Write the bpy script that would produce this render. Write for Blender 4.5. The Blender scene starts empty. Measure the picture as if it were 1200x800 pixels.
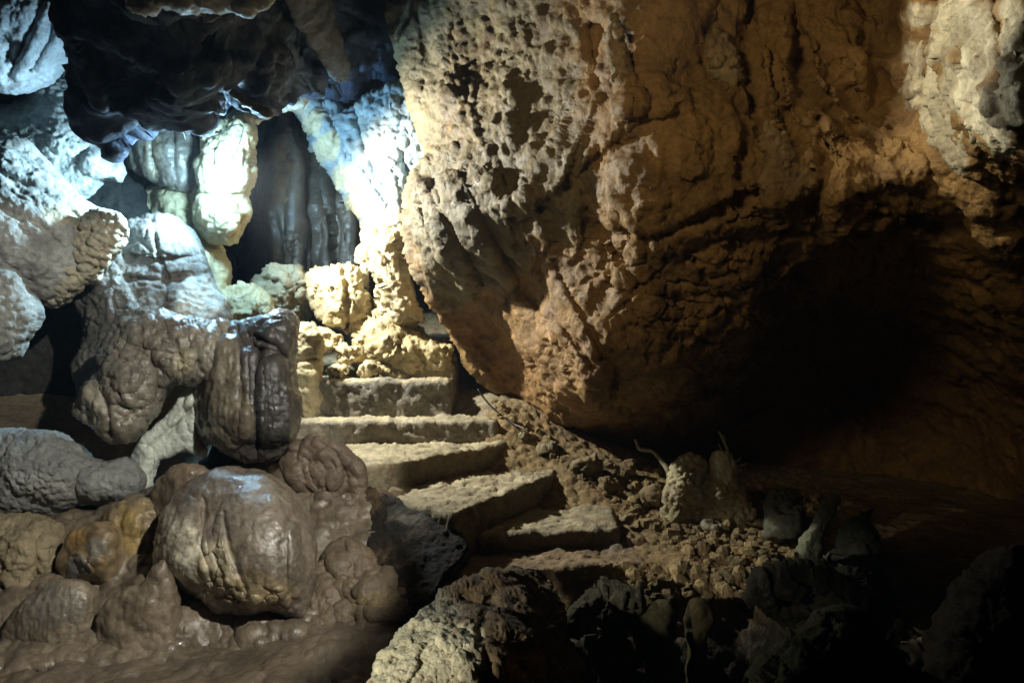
import bpy, math, random
import numpy as np
from mathutils import Vector
R = math.radians
random.seed(7); RNG = np.random.default_rng(7)
SC = bpy.context.scene
COL = SC.collection
EYE = 1.6            # eye height above the lowest trodden floor
F = 933.0            # focal length in photo pixels (28 mm on 36 mm, 1200 px wide)

def P(px, py, d):
    """a point d metres in front of the viewer"""
    return np.array([(px-600.0)/F*d, d, EYE+(400.0-py)/F*d])

# ------------------------------------------------------------------ noise
_perm = RNG.permutation(256); _perm = np.concatenate([_perm, _perm, _perm])
_g = RNG.normal(size=(256, 3)); _g /= np.linalg.norm(_g, axis=1)[:, None]
_jit = RNG.random((256, 3))
def _hash(i, j, k): return _perm[_perm[_perm[i & 255] + (j & 255)] + (k & 255)]
def perlin(p):
    i = np.floor(p).astype(np.int64); f = p-i
    u = f*f*f*(f*(f*6-15)+10); out = 0
    for a in (0, 1):
        for b in (0, 1):
            for c in (0, 1):
                g = _g[_hash(i[:, 0]+a, i[:, 1]+b, i[:, 2]+c)]
                d = g[:, 0]*(f[:, 0]-a)+g[:, 1]*(f[:, 1]-b)+g[:, 2]*(f[:, 2]-c)
                w = (u[:, 0] if a else 1-u[:, 0])*(u[:, 1] if b else 1-u[:, 1])*(u[:, 2] if c else 1-u[:, 2])
                out = out+w*d
    return out*1.5
def fbm(p, o=4, gain=.5, lac=2.03):
    s = 0; a = 1; t = 0
    for k in range(o):
        s = s+a*perlin(p*lac**k+17.3*k); t += a; a *= gain
    return s/t*1.3
def ridged(p, o=4, gain=.5):
    s = 0; a = 1; t = 0
    for k in range(o):
        s = s+a*(1-2*np.abs(perlin(p*2.03**k+9.1*k))); t += a; a *= gain
    return s/t
def billow(p, o=3): return -ridged(p, o)
def worley(p):
    i = np.floor(p).astype(np.int64); f = p-i
    f1 = np.full(len(p), 9.0); f2 = np.full(len(p), 9.0)
    for a in (-1, 0, 1):
        for b in (-1, 0, 1):
            for c in (-1, 0, 1):
                q = _jit[_hash(i[:, 0]+a, i[:, 1]+b, i[:, 2]+c)]
                d = (q[:, 0]+a-f[:, 0])**2+(q[:, 1]+b-f[:, 1])**2+(q[:, 2]+c-f[:, 2])**2
                m = d < f1
                f2 = np.where(m, f1, np.minimum(f2, d)); f1 = np.where(m, d, f1)
    return np.sqrt(f1), np.sqrt(f2)
def chips(p):
    """broken faces: every cell of the rock gets its own flat tilt and level"""
    p = p+.15*np.stack([perlin(p*2+3), perlin(p*2+11), perlin(p*2+23)], 1)
    i = np.floor(p).astype(np.int64); f = p-i
    best = np.full(len(p), 9.0); h = np.zeros(len(p))
    for a in (-1, 0, 1):
        for b in (-1, 0, 1):
            for c in (-1, 0, 1):
                k = _hash(i[:, 0]+a, i[:, 1]+b, i[:, 2]+c); q = _jit[k]
                v = np.stack([q[:, 0]+a-f[:, 0], q[:, 1]+b-f[:, 1], q[:, 2]+c-f[:, 2]], 1)
                d = (v**2).sum(1); m = d < best
                h = np.where(m, -(v*_g[(k*7+3) & 255]).sum(1)*.9+(q[:, 0]-.5)*.5, h); best = np.where(m, d, best)
    return h
def nodules(p):
    """scattered round nodules: only some cells carry one, of differing size"""
    p = p+.25*np.stack([perlin(p*.8+3), perlin(p*.8+11), perlin(p*.8+23)], 1)
    i = np.floor(p).astype(np.int64); f = p-i; h = np.zeros(len(p))
    for a in (-1, 0, 1):
        for b in (-1, 0, 1):
            for c in (-1, 0, 1):
                k = _hash(i[:, 0]+a, i[:, 1]+b, i[:, 2]+c); q = _jit[k]
                d = (q[:, 0]+a-f[:, 0])**2+(q[:, 1]+b-f[:, 1])**2+(q[:, 2]+c-f[:, 2])**2
                g = _jit[(k*5+1) & 255]; r = .25+.38*g[:, 0]
                h = np.maximum(h, np.where(g[:, 1] > .35, r*1.6*np.sqrt(np.clip(1-d/r**2, 0, 1)), 0))
    return h
def nz(kind, p, o=4):
    if kind == 'nod': return nodules(p)
    if kind == 'chip': return chips(p)
    if kind == 'fbm': return fbm(p, o)
    if kind == 'ridge': return ridged(p, o)
    if kind == 'bill': return billow(p, o)
    p = p+.22*np.stack([perlin(p*1.7+3), perlin(p*1.7+11), perlin(p*1.7+23)], 1)
    f1, f2 = worley(p)
    if kind == 'pop': return np.sqrt(np.clip(1-(f1/.75)**2, 0, 1))
    if kind == 'cell': return np.clip((f2-f1)/.35, 0, 1)**.6
    if kind == 'crack': return -np.exp(-((f2-f1)/.07)**2)
    if kind == 'facet': return .6-f1

# ------------------------------------------------------------------ outline -> volume
def smooth_loop(pts, step=4., jit=0., seed=0):
    P_ = np.array(pts, float); n = len(P_); out = []
    for i in range(n):
        a, b, c, d = P_[i-1], P_[i], P_[(i+1) % n], P_[(i+2) % n]
        m = max(2, int(np.linalg.norm(c-b)/step))
        for k in range(m):
            t = k/m
            cr = .5*((2*b)+(-a+c)*t+(2*a-5*b+4*c-d)*t*t+(-a+3*b-3*c+d)*t**3)
            out.append(cr)
    out = np.array(out)
    if jit:
        q = np.c_[out/14., np.full(len(out), seed*3.7)]
        out = out+jit*np.c_[fbm(q, 3), fbm(q+50, 3)]
    return out
def seg_dist(X, A, B, chunk=20000):
    """distance of points to a set of segments, with the nearest point and the parameter along the whole chain"""
    D = B-A; L2 = (D**2).sum(1)+1e-9
    dist = np.empty(len(X)); near = np.empty((len(X), 2))
    for s in range(0, len(X), chunk):
        x = X[s:s+chunk]
        t = ((x[:, None, :]-A[None])*D[None]).sum(2)/L2; t = np.clip(t, 0, 1)
        q = A[None]+t[..., None]*D[None]
        dd = ((x[:, None, :]-q)**2).sum(2); j = dd.argmin(1)
        ar = np.arange(len(x)); dist[s:s+chunk] = np.sqrt(dd[ar, j]); near[s:s+chunk] = q[ar, j]
    return dist, near
def inside(X, poly):
    c = np.zeros(len(X), bool); n = len(poly)
    for i in range(n):
        x1, y1 = poly[i-1]; x2, y2 = poly[i]
        if y1 == y2: continue
        m = ((y1 > X[:, 1]) != (y2 > X[:, 1])) & (X[:, 0] < (x2-x1)*(X[:, 1]-y1)/(y2-y1)+x1)
        c ^= m
    return c
def poisson(mask, h):
    """u with laplacian -4 inside the mask and 0 outside; sqrt(u) is a round cross-section"""
    ny, nx = mask.shape
    if max(ny, nx) > 40:
        m2 = mask[::2, ::2]; u2 = poisson(m2, h*2)
        u = np.repeat(np.repeat(u2, 2, 0), 2, 1)[:ny, :nx]; its = 60
    else:
        u = np.zeros(mask.shape); its = 600
    u = np.where(mask, u, 0); f = 4*h*h/4.
    up = np.pad(u, 1)
    for _ in range(its):
        c = .25*(up[:-2, 1:-1]+up[2:, 1:-1]+up[1:-1, :-2]+up[1:-1, 2:])+f
        up[1:-1, 1:-1] = np.where(mask, c, 0)
    return up[1:-1, 1:-1]
def tps(ctrl):
    """thin-plate surface through (x, y, value) points"""
    c = np.array(ctrl, float); xy = c[:, :2]/100.; v = c[:, 2]
    def phi(r): return np.where(r > 0, r*r*np.log(r+1e-9), 0)
    n = len(c); K = phi(np.linalg.norm(xy[:, None]-xy[None], axis=2))+np.eye(n)*.02
    Q = np.c_[np.ones(n), xy]; A = np.block([[K, Q], [Q.T, np.zeros((3, 3))]])
    w = np.linalg.lstsq(A, np.r_[v, 0, 0, 0], rcond=None)[0]
    def f(X):
        X = np.asarray(X, float)/100.
        return phi(np.linalg.norm(X[:, None]-xy[None], axis=2))@w[:n]+np.c_[np.ones(len(X)), X]@w[n:]
    return f
def depth_fn(d):
    if np.isscalar(d): return lambda X: np.full(len(X), float(d))
    if len(d) < 3:
        (x0, y0, a), (x1, y1, b) = d; e = np.array([x1-x0, y1-y0], float)
        return lambda X: a+(b-a)*np.clip(((X-np.array([x0, y0]))@e)/(e@e), -.5, 1.5)
    if len(d) == 3:
        c = np.array(d, float); co = np.linalg.solve(np.c_[np.ones(3), c[:, :2]], c[:, 2])
        return lambda X: np.c_[np.ones(len(X)), X]@co
    return tps(d)
def vnormals(V, Q):
    N = np.zeros_like(V)
    fn = np.cross(V[Q[:, 2]]-V[Q[:, 0]], V[Q[:, 3]]-V[Q[:, 1]])
    for k in range(4): 
        for c in range(3): N[:, c] += np.bincount(Q[:, k], fn[:, c], len(V))
    return N/(np.linalg.norm(N, axis=1)[:, None]+1e-12)
def lap_smooth(V, Q, its=1, f=.5, keep=None):
    E = np.concatenate([Q[:, [0, 1]], Q[:, [1, 2]], Q[:, [2, 3]], Q[:, [3, 0]]])
    E = np.concatenate([E, E[:, ::-1]]); cnt = np.bincount(E[:, 0], minlength=len(V))[:, None]
    for _ in range(its):
        S = np.stack([np.bincount(E[:, 0], V[E[:, 1], c], len(V)) for c in range(3)], 1)/np.maximum(cnt, 1)
        W = V+f*(S-V)
        V = W if keep is None else np.where(keep[:, None], V, W)
    return V
def sstep(x): x = np.clip(x, 0, 1); return x*x*(3-2*x)

def tag(o, label=None, cat=None, group=None, kind=None):
    if label: o['label'] = label
    if cat: o['category'] = cat
    if group: o['group'] = group
    if kind or label: o['kind'] = kind or 'thing'
    return o
def mesh_obj(name, V, Q, mat, parent=None, col=None, origin=None):
    """links V/Q as one mesh object; origin at the bottom centre, or the parent's origin for a part"""
    V = np.asarray(V, float)
    if parent is not None: org = np.array(parent.matrix_world.translation) if False else np.array(parent['_o'])
    elif origin is not None: org = np.array(origin)
    else:
        lo, hi = V.min(0), V.max(0); org = np.array([(lo[0]+hi[0])/2, (lo[1]+hi[1])/2, lo[2]])
    me = bpy.data.meshes.new(name); W = (V-org).astype(np.float32)
    me.vertices.add(len(W)); me.vertices.foreach_set('co', W.ravel())
    Q = np.asarray(Q)
    if Q.ndim == 2:
        k = Q.shape[1]; me.loops.add(Q.size); me.loops.foreach_set('vertex_index', Q.ravel().astype(np.int32))
        me.polygons.add(len(Q)); me.polygons.foreach_set('loop_start', np.arange(0, Q.size, k, dtype=np.int32))
        me.polygons.foreach_set('loop_total', np.full(len(Q), k, np.int32))
    me.update(calc_edges=True); me.validate()
    me.polygons.foreach_set('use_smooth', np.ones(len(me.polygons), bool))
    if col is not None:
        a = me.color_attributes.new('Col', 'FLOAT_COLOR', 'POINT')
        c = np.ones((len(W), 4), np.float32); c[:, :3] = col
        a.data.foreach_set('color', c.ravel())
    me.materials.append(mat)
    o = bpy.data.objects.new(name, me); COL.objects.link(o)
    if parent is not None: o.parent = parent
    else: o.location = org
    o['_o'] = [float(x) for x in org]
    return o
def empty(name, loc):
    o = bpy.data.objects.new(name, None); COL.objects.link(o); o.location = loc; o['_o'] = [float(x) for x in loc]
    o.empty_display_size = .1
    return o
def paint(px, V, base, patches, seed=0.):
    """vertex colours"""
    c = np.tile(np.array(base, float), (len(V), 1))
    if patches:
        w0 = fbm(V*6.+seed, 3)
        for (x, y, r, rgb, *k) in patches:
            ry = k[0] if k else r
            q = np.sqrt(((px[:, 0]-x)/r)**2+((px[:, 1]-y)/ry)**2)
            w = sstep((1.15-q+.55*w0)/.4)[:, None]
            c = c*(1-w)+np.array(rgb)*w
    return c
def displace(V, Q, noise, px=None, shield=None):
    for spec in noise:
        kind, fr, amp = spec[:3]; opt = spec[3] if len(spec) > 3 else {}
        N = vnormals(V, Q)
        h = nz(kind, V*np.array(fr)+opt.get('s', 0.), opt.get('o', 4))*amp
        if 'm' in opt and px is not None:
            w = np.zeros(len(V))
            for (x, y, r, *k) in opt['m']:
                ry = k[0] if k else r
                w = np.maximum(w, sstep(1.4*(1.2-np.sqrt(((px[:, 0]-x)/r)**2+((px[:, 1]-y)/ry)**2))))
            h = h*w
        V = V+N*h[:, None]
    return V
def relief(name, outline, d, mat, k=.7, kb=.8, step=2., jit=1.5, base=(.3, .3, .3), patches=(), caps=(), grooves=(),
           noise=(), hmax=1e9, parent=None, label=None, cat=None, group=None, kind=None, backstep=None, soft=0):
    """a closed rounded volume whose outline and bulges are given where they are seen from the path; real depth and thickness"""
    seed = (len(bpy.data.objects)*1.37) % 40
    loop = smooth_loop(outline, 5., jit, seed)
    lo = loop.min(0)-3*step; hi = loop.max(0)+3*step
    xs = np.arange(lo[0], hi[0]+step, step); ys = np.arange(lo[1], hi[1]+step, step)
    nx, ny = len(xs), len(ys)
    G = np.stack(np.meshgrid(xs, ys), 2).reshape(-1, 2)
    ins = inside(G, loop); M = ins.reshape(ny, nx)
    u = poisson(M, step).ravel()
    bord = np.zeros_like(M)
    bord[1:] |= M[:-1]; bord[:-1] |= M[1:]; bord[:, 1:] |= M[:, :-1]; bord[:, :-1] |= M[:, 1:]
    bord[1:, 1:] |= M[:-1, :-1]; bord[:-1, :-1] |= M[1:, 1:]; bord[1:, :-1] |= M[:-1, 1:]; bord[:-1, 1:] |= M[1:, :-1]
    bord &= ~M; bi = np.flatnonzero(bord.ravel())
    A = loop; B = np.roll(loop, -1, 0)
    _, near = seg_dist(G[bi], A, B)
    X = G.copy(); X[bi] = near
    h = np.sqrt(np.maximum(u, 0)); h = hmax*np.tanh(h/hmax) if hmax < 1e8 else h
    hf = k*h; hb = kb*h
    # bulges
    for c in caps:
        x0, y0, x1, y1, r0, r1, kk = c[:7]
        e = np.array([x1-x0, y1-y0], float); L2 = e@e+1e-6
        t = np.clip(((X-np.array([x0, y0]))@e)/L2, 0, 1)
        dd = np.linalg.norm(X-(np.array([x0, y0])+t[:, None]*e), axis=1); r = r0+(r1-r0)*t
        q = np.clip(1-(dd/r)**2, 0, 1)
        p_ = c[7] if len(c) > 7 else .5
        edge = np.clip(h/ (0.35*np.minimum(r, 60)+1e-6), 0, 1)
        hf = hf+kk*r*q**p_*edge
    for (pts, w, dep) in grooves:
        p = np.array(pts, float)
        dd, _ = seg_dist(X, p[:-1], p[1:])
        hf = hf-dep*np.exp(-(dd/w)**2)*np.clip(h/8., 0, 1)
    D = depth_fn(d)(X)
    fi = np.flatnonzero(ins); use = ins.copy(); use[bi] = True
    idx = -np.ones(len(G), int); allf = np.flatnonzero(use); idx[allf] = np.arange(len(allf))
    idb = idx.copy(); idb[fi] = len(allf)+np.arange(len(fi))
    quad = np.stack([np.arange(ny*nx).reshape(ny, nx)[:-1, :-1], np.arange(ny*nx).reshape(ny, nx)[1:, :-1],
                     np.arange(ny*nx).reshape(ny, nx)[1:, 1:], np.arange(ny*nx).reshape(ny, nx)[:-1, 1:]], 2).reshape(-1, 4)
    quad = quad[use[quad].all(1) & ins[quad].any(1)]
    Df = D-hf*D/F; Db = D+hb*D/F
    pxs = np.concatenate([X[allf], X[fi]])
    dep = np.concatenate([np.where(ins[allf], Df[allf], D[allf]), Db[fi]])
    V = np.stack([(pxs[:, 0]-600)/F*dep, dep, EYE+(400-pxs[:, 1])/F*dep], 1)
    # the back half keeps its width instead of fanning out with distance
    Dm = D[fi]; nb = len(allf)
    V[nb:, 0] = (pxs[nb:, 0]-600)/F*Dm; V[nb:, 2] = EYE+(400-pxs[nb:, 1])/F*Dm
    Q = np.concatenate([idx[quad], idb[quad][:, ::-1]])
    V = lap_smooth(V, Q, 2+soft, .5)
    V = displace(V, Q, noise, pxs)
    c = paint(pxs, V, base, patches, seed)
    o = mesh_obj(name, V, Q, mat, parent, c)
    if label: tag(o, label, cat, group, kind)
    return o

def tube(pts, radii, seg=10, bump=0.):
    """a bent tapering tube with rounded ends"""
    p = np.array(pts, float); n = len(p); rad = np.interp(np.linspace(0, 1, n), np.linspace(0, 1, len(radii)), radii)
    T = np.gradient(p, axis=0); T /= np.linalg.norm(T, axis=1)[:, None]
    up = np.array([0., 0, 1]) if abs(T[0, 2]) < .9 else np.array([1., 0, 0])
    V = []
    a = np.linspace(0, 2*np.pi, seg, endpoint=False)
    for i in range(n):
        s = np.cross(T[i], up); s /= np.linalg.norm(s); up = np.cross(s, T[i])
        V.append(p[i]+rad[i]*(np.cos(a)[:, None]*s+np.sin(a)[:, None]*up))
    V = np.concatenate(V); Q = []
    for i in range(n-1):
        for j in range(seg):
            Q.append((i*seg+j, i*seg+(j+1) % seg, (i+1)*seg+(j+1) % seg, (i+1)*seg+j))
    # caps as collapsed rings
    c0, c1 = len(V), len(V)+1
    V = np.concatenate([V, p[:1], p[-1:]])
    for j in range(0, seg, 2):
        Q.append((c0, (j+2) % seg, (j+1) % seg, j)); b = (n-1)*seg
        Q.append((c1, b+j, b+(j+1) % seg, b+(j+2) % seg))
    return V, np.array(Q)
def spline(pts, n):
    p = np.array(pts, float); m = len(p); t = np.linspace(0, m-1, n); i = np.minimum(t.astype(int), m-2); f = (t-i)[:, None]
    a = p[np.maximum(i-1, 0)]; b = p[i]; c = p[i+1]; d = p[np.minimum(i+2, m-1)]
    return .5*((2*b)+(-a+c)*f+(2*a-5*b+4*c-d)*f*f+(-a+3*b-3*c+d)*f**3)
def hexa(c8, cell):
    """subdivided block from 8 corners (4 top, 4 bottom, same order)"""
    c = np.array(c8, float).reshape(2, 4, 3)
    top = c[0]; bot = c[1]
    na = max(2, int(np.linalg.norm(top[1]-top[0])/cell)); nb = max(2, int(np.linalg.norm(top[2]-top[1])/cell)); nc = max(2, int(np.linalg.norm(top[0]-bot[0])/cell))
    def pos(u, v, w):
        a = (1-u)*(1-v); b = u*(1-v); e = u*v; g = (1-u)*v
        t = a*top[0]+b*top[1]+e*top[2]+g*top[3]; l = a*bot[0]+b*bot[1]+e*bot[2]+g*bot[3]
        return (1-w)*t+w*l
    V = {}; L = []; Q = []
    def vid(i, j, k):
        if (i, j, k) not in V: V[(i, j, k)] = len(L); L.append(pos(i/na, j/nb, k/nc))
        return V[(i, j, k)]
    for i in range(na):
        for j in range(nb):
            for k in (0, nc):
                q = [vid(i, j, k), vid(i+1, j, k), vid(i+1, j+1, k), vid(i, j+1, k)]; Q.append(q if k == 0 else q[::-1])
    for i in range(na):
        for k in range(nc):
            for j in (0, nb):
                q = [vid(i, j, k), vid(i, j, k+1), vid(i+1, j, k+1), vid(i+1, j, k)]; Q.append(q if j == 0 else q[::-1])
    for j in range(nb):
        for k in range(nc):
            for i in (0, na):
                q = [vid(i, j, k), vid(i, j+1, k), vid(i, j+1, k+1), vid(i, j, k+1)]; Q.append(q if i == 0 else q[::-1])
    return np.array(L), np.array(Q)
def blob(center, size, rot, mat, name, base, noise, n=14, label=None, cat=None, group=None, kind=None, parent=None, patches=()):
    """a stone: a rounded cube stretched, turned and broken up by noise"""
    V, Q = hexa([(-1, -1, 1), (1, -1, 1), (1, 1, 1), (-1, 1, 1), (-1, -1, -1), (1, -1, -1), (1, 1, -1), (-1, 1, -1)], 2./n)
    L = np.linalg.norm(V, axis=1)[:, None]; V = V/L*(.75+.25*L)
    sd = center[0]*31+center[1]*17
    V = V*(1+.22*fbm(V*.9+sd, 2)[:, None])
    V = V*np.array(size)/2.
    cz, sz = math.cos(rot), math.sin(rot); V = V@np.array([[cz, sz, 0], [-sz, cz, 0], [0, 0, 1]])
    V = V+np.array(center)
    V = displace(V, Q, noise)
    o = mesh_obj(name, V, Q, mat, parent, np.tile(base, (len(V), 1)))
    if label: tag(o, label, cat, group, kind)
    return o

# ------------------------------------------------------------------ materials
def rock_mat(name, rough=(.6, .95), bump=.5, bscale=70., wet=0., var=.35, stain=None, spec=.4, stain_scale=2.5, vein=0., sheen=None):
    m = bpy.data.materials.new(name); m.use_nodes = True; nt = m.node_tree; N = nt.nodes; L = nt.links
    b = N['Principled BSDF']; geo = N.new('ShaderNodeNewGeometry')
    at = N.new('ShaderNodeAttribute'); at.attribute_name = 'Col'
    def noise(s, det=6, rg=.6, dist=0.):
        n = N.new('ShaderNodeTexNoise'); n.inputs['Scale'].default_value = s; n.inputs['Detail'].default_value = det
        n.inputs['Roughness'].default_value = rg; n.inputs['Distortion'].default_value = dist
        L.new(geo.outputs['Position'], n.inputs['Vector']); return n.outputs['Fac']
    def mrange(x, a, c, lo, hi):
        n = N.new('ShaderNodeMapRange'); L.new(x, n.inputs['Value'])
        for k, v in zip(('From Min', 'From Max', 'To Min', 'To Max'), (a, c, lo, hi)): n.inputs[k].default_value = v
        return n.outputs['Result']
    def mix(mode, fac, a, c):
        n = N.new('ShaderNodeMix'); n.data_type = 'RGBA'; n.blend_type = mode
        for sock, v in ((n.inputs[0], fac), (n.inputs[6], a), (n.inputs[7], c)):
            if isinstance(v, (int, float)): sock.default_value = v
            elif isinstance(v, tuple): sock.default_value = v+(1,)
            else: L.new(v, sock)
        return n.outputs[2]
    big = noise(4.5, 7, .62, .4); fine = noise(38., 6, .65); mid = noise(14., 5, .6, .8)
    c = at.outputs['Color']
    c = mix('MULTIPLY', 1., c, mrange(big, .3, .7, 1-var, 1+var))
    c = mix('MULTIPLY', 1., c, mrange(fine, .3, .7, 1-var*.7, 1+var*.7))
    if stain:
        c = mix('MIX', mrange(noise(stain_scale, 8, .7, .6), .52, .66, 0., .75), c, stain)
    if vein:
        v = N.new('ShaderNodeTexVoronoi'); v.feature = 'DISTANCE_TO_EDGE'; v.inputs['Scale'].default_value = vein
        add = N.new('ShaderNodeVectorMath'); add.operation = 'ADD'
        nn = N.new('ShaderNodeTexNoise'); nn.inputs['Scale'].default_value = 9.; L.new(geo.outputs['Position'], nn.inputs['Vector'])
        sc = N.new('ShaderNodeVectorMath'); sc.operation = 'SCALE'; sc.inputs['Scale'].default_value = .12; L.new(nn.outputs['Color'], sc.inputs[0])
        L.new(geo.outputs['Position'], add.inputs[0]); L.new(sc.outputs[0], add.inputs[1]); L.new(add.outputs[0], v.inputs['Vector'])
        veind = v.outputs['Distance']
    L.new(c, b.inputs['Base Color'])
    L.new(mrange(mid, .35, .65, rough[1], rough[0]), b.inputs['Roughness'])
    b.inputs['Specular IOR Level'].default_value = spec
    if wet:
        L.new(mrange(noise(7., 5, .6), .45, .62, 0., wet), b.inputs['Coat Weight']); b.inputs['Coat Roughness'].default_value = .07
        b.inputs['Coat IOR'].default_value = 1.33
    bn = N.new('ShaderNodeBump'); bn.inputs['Strength'].default_value = bump; bn.inputs['Distance'].default_value = .012
    hgt = noise(bscale, 8, .68)
    ad = N.new('ShaderNodeMath'); ad.operation = 'MULTIPLY_ADD'; L.new(noise(bscale*.3, 5, .6, .5), ad.inputs[0]); ad.inputs[1].default_value = 1.6; L.new(hgt, ad.inputs[2])
    out = ad.outputs[0]
    if vein:
        ad2 = N.new('ShaderNodeMath'); ad2.operation = 'ADD'; L.new(out, ad2.inputs[0]); L.new(mrange(veind, 0., .035, -.8, 0.), ad2.inputs[1]); out = ad2.outputs[0]
    L.new(out, bn.inputs['Height']); L.new(bn.outputs[0], b.inputs['Normal'])
    if wet: L.new(bn.outputs[0], b.inputs['Coat Normal'])
    return m
def plain_mat(name, rgb, rough=.5, emit=None, strength=0., metal=0.):
    m = bpy.data.materials.new(name); m.use_nodes = True; nt = m.node_tree; b = nt.nodes['Principled BSDF']
    n = nt.nodes.new('ShaderNodeTexNoise'); n.inputs['Scale'].default_value = 60.
    r = nt.nodes.new('ShaderNodeMapRange'); r.inputs['To Min'].default_value = rough-.1; r.inputs['To Max'].default_value = rough+.15
    nt.links.new(n.outputs['Fac'], r.inputs['Value']); nt.links.new(r.outputs['Result'], b.inputs['Roughness'])
    b.inputs['Base Color'].default_value = rgb+(1,); b.inputs['Metallic'].default_value = metal
    if emit: b.inputs['Emission Color'].default_value = emit+(1,); b.inputs['Emission Strength'].default_value = strength
    return m
BULB = 1000.; EXPO = 0.; HAZE = .003
def exec_lights():
    # the lamp head throws its light out over the steps and the overhang, across the rocks on the left and onto the wall behind
    spot('lamp_beam', tuple(P(263, 203, 4.82)+np.array([.02, 0, 0])), (.12, 5.02, 1.92), 400., 120, .6, (1., .93, .76), .04)
    spot('lamp_side_beam', tuple(P(261, 203, 4.84)+np.array([-.03, 0, 0])), tuple(P(70, 260, 4.75)), 190., 120, .8, (.52, .82, 1.), .04)
    spot('lamp_back_beam', tuple(P(265, 203, 4.9)+np.array([.07, .03, 0])), tuple(P(430, 290, 5.6)), 25., 95, .5, (.85, .95, 1.), .04)
    # other show-cave lamps outside the picture, then two added spots for single rocks
    spot('path_lamp', (1.3, .6, EYE+2.0), tuple(P(70, 545, 3.5)), 950., 36.5, .25, (.98, .97, .86), .05)
    spot('wall_lamp', (-1.2, .8, EYE+1.35), tuple(P(840, 135, 3.5)), 112., 50, .85, (1., .76, .40), .3)
    spot('crust_fill_spot', (-1.0, 2.6, EYE+1.65), tuple(P(1140, 90, 2.7)), 330., 27, .6, (1., .92, .72), .05)  # added spot with no known lamp, brightens the pale crust at top right
    spot('boulder_fill_spot', (-1.3, 1.45, EYE-.5), tuple(P(490, 780, 2.35)), 130., 30, .5, (1., .95, .82), .04)  # added spot with no known lamp, lights the foreground boulder's left face
# ------------------------------------------------------------------ rock materials
M_WALL  = rock_mat('ochre limestone', (.45, .85), 1., 38., 0., .35, (.10, .05, .02), .4, 2.2)
M_GREY  = rock_mat('grey limestone', (.6, .95), .7, 60., 0., .4, (.16, .15, .13), .35)
M_PALE  = rock_mat('pale calcite', (.5, .85), .6, 50., .2, .25, (.30, .25, .16), .45, 3.5)
M_WHITE = rock_mat('white calcite', (.4, .8), .5, 45., .3, .2, (.38, .40, .40), .45, 4.)
M_WET   = rock_mat('wet dark flowstone', (.28, .6), .35, 40., .8, .35, (.05, .04, .035), .5, 5.)
M_BROWN = rock_mat('brown flowstone', (.2, .6), .26, 80., 1., .5, (.09, .065, .045), .5, 4.)
M_MUD   = rock_mat('trodden clay', (.28, .65), .6, 45., .8, .35, (.10, .07, .045), .45, 3.)
M_EARTH = rock_mat('dry earth', (.75, 1.), .9, 90., 0., .45, (.16, .10, .05), .3, 5.)
M_SHADE   = rock_mat('shade-darkened rock', (.9, 1.), .6, 60., 0., .4, None, .04)  # matte rock for things whose near-black colours paint in shade
M_DARK  = rock_mat('dark ceiling rock', (.6, .95), .6, 40., 0., .4, (.02, .022, .028), .3)
M_STEP  = rock_mat('worn concrete', (.7, .98), .7, 80., 0., .35, (.15, .13, .10), .3, 6.)
M_TWIG  = rock_mat('dry root', (.7, .95), .5, 120., 0., .3, None, .3)
M_CABLE = plain_mat('black cable sheath', (.012, .012, .014), .35)
M_LAMPB = plain_mat('lamp housing', (.05, .05, .055), .4, metal=.3)
M_BULB  = plain_mat('lit lamp glass', (.9, .95, 1.), .2, (.40, .74, 1.), BULB)

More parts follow.
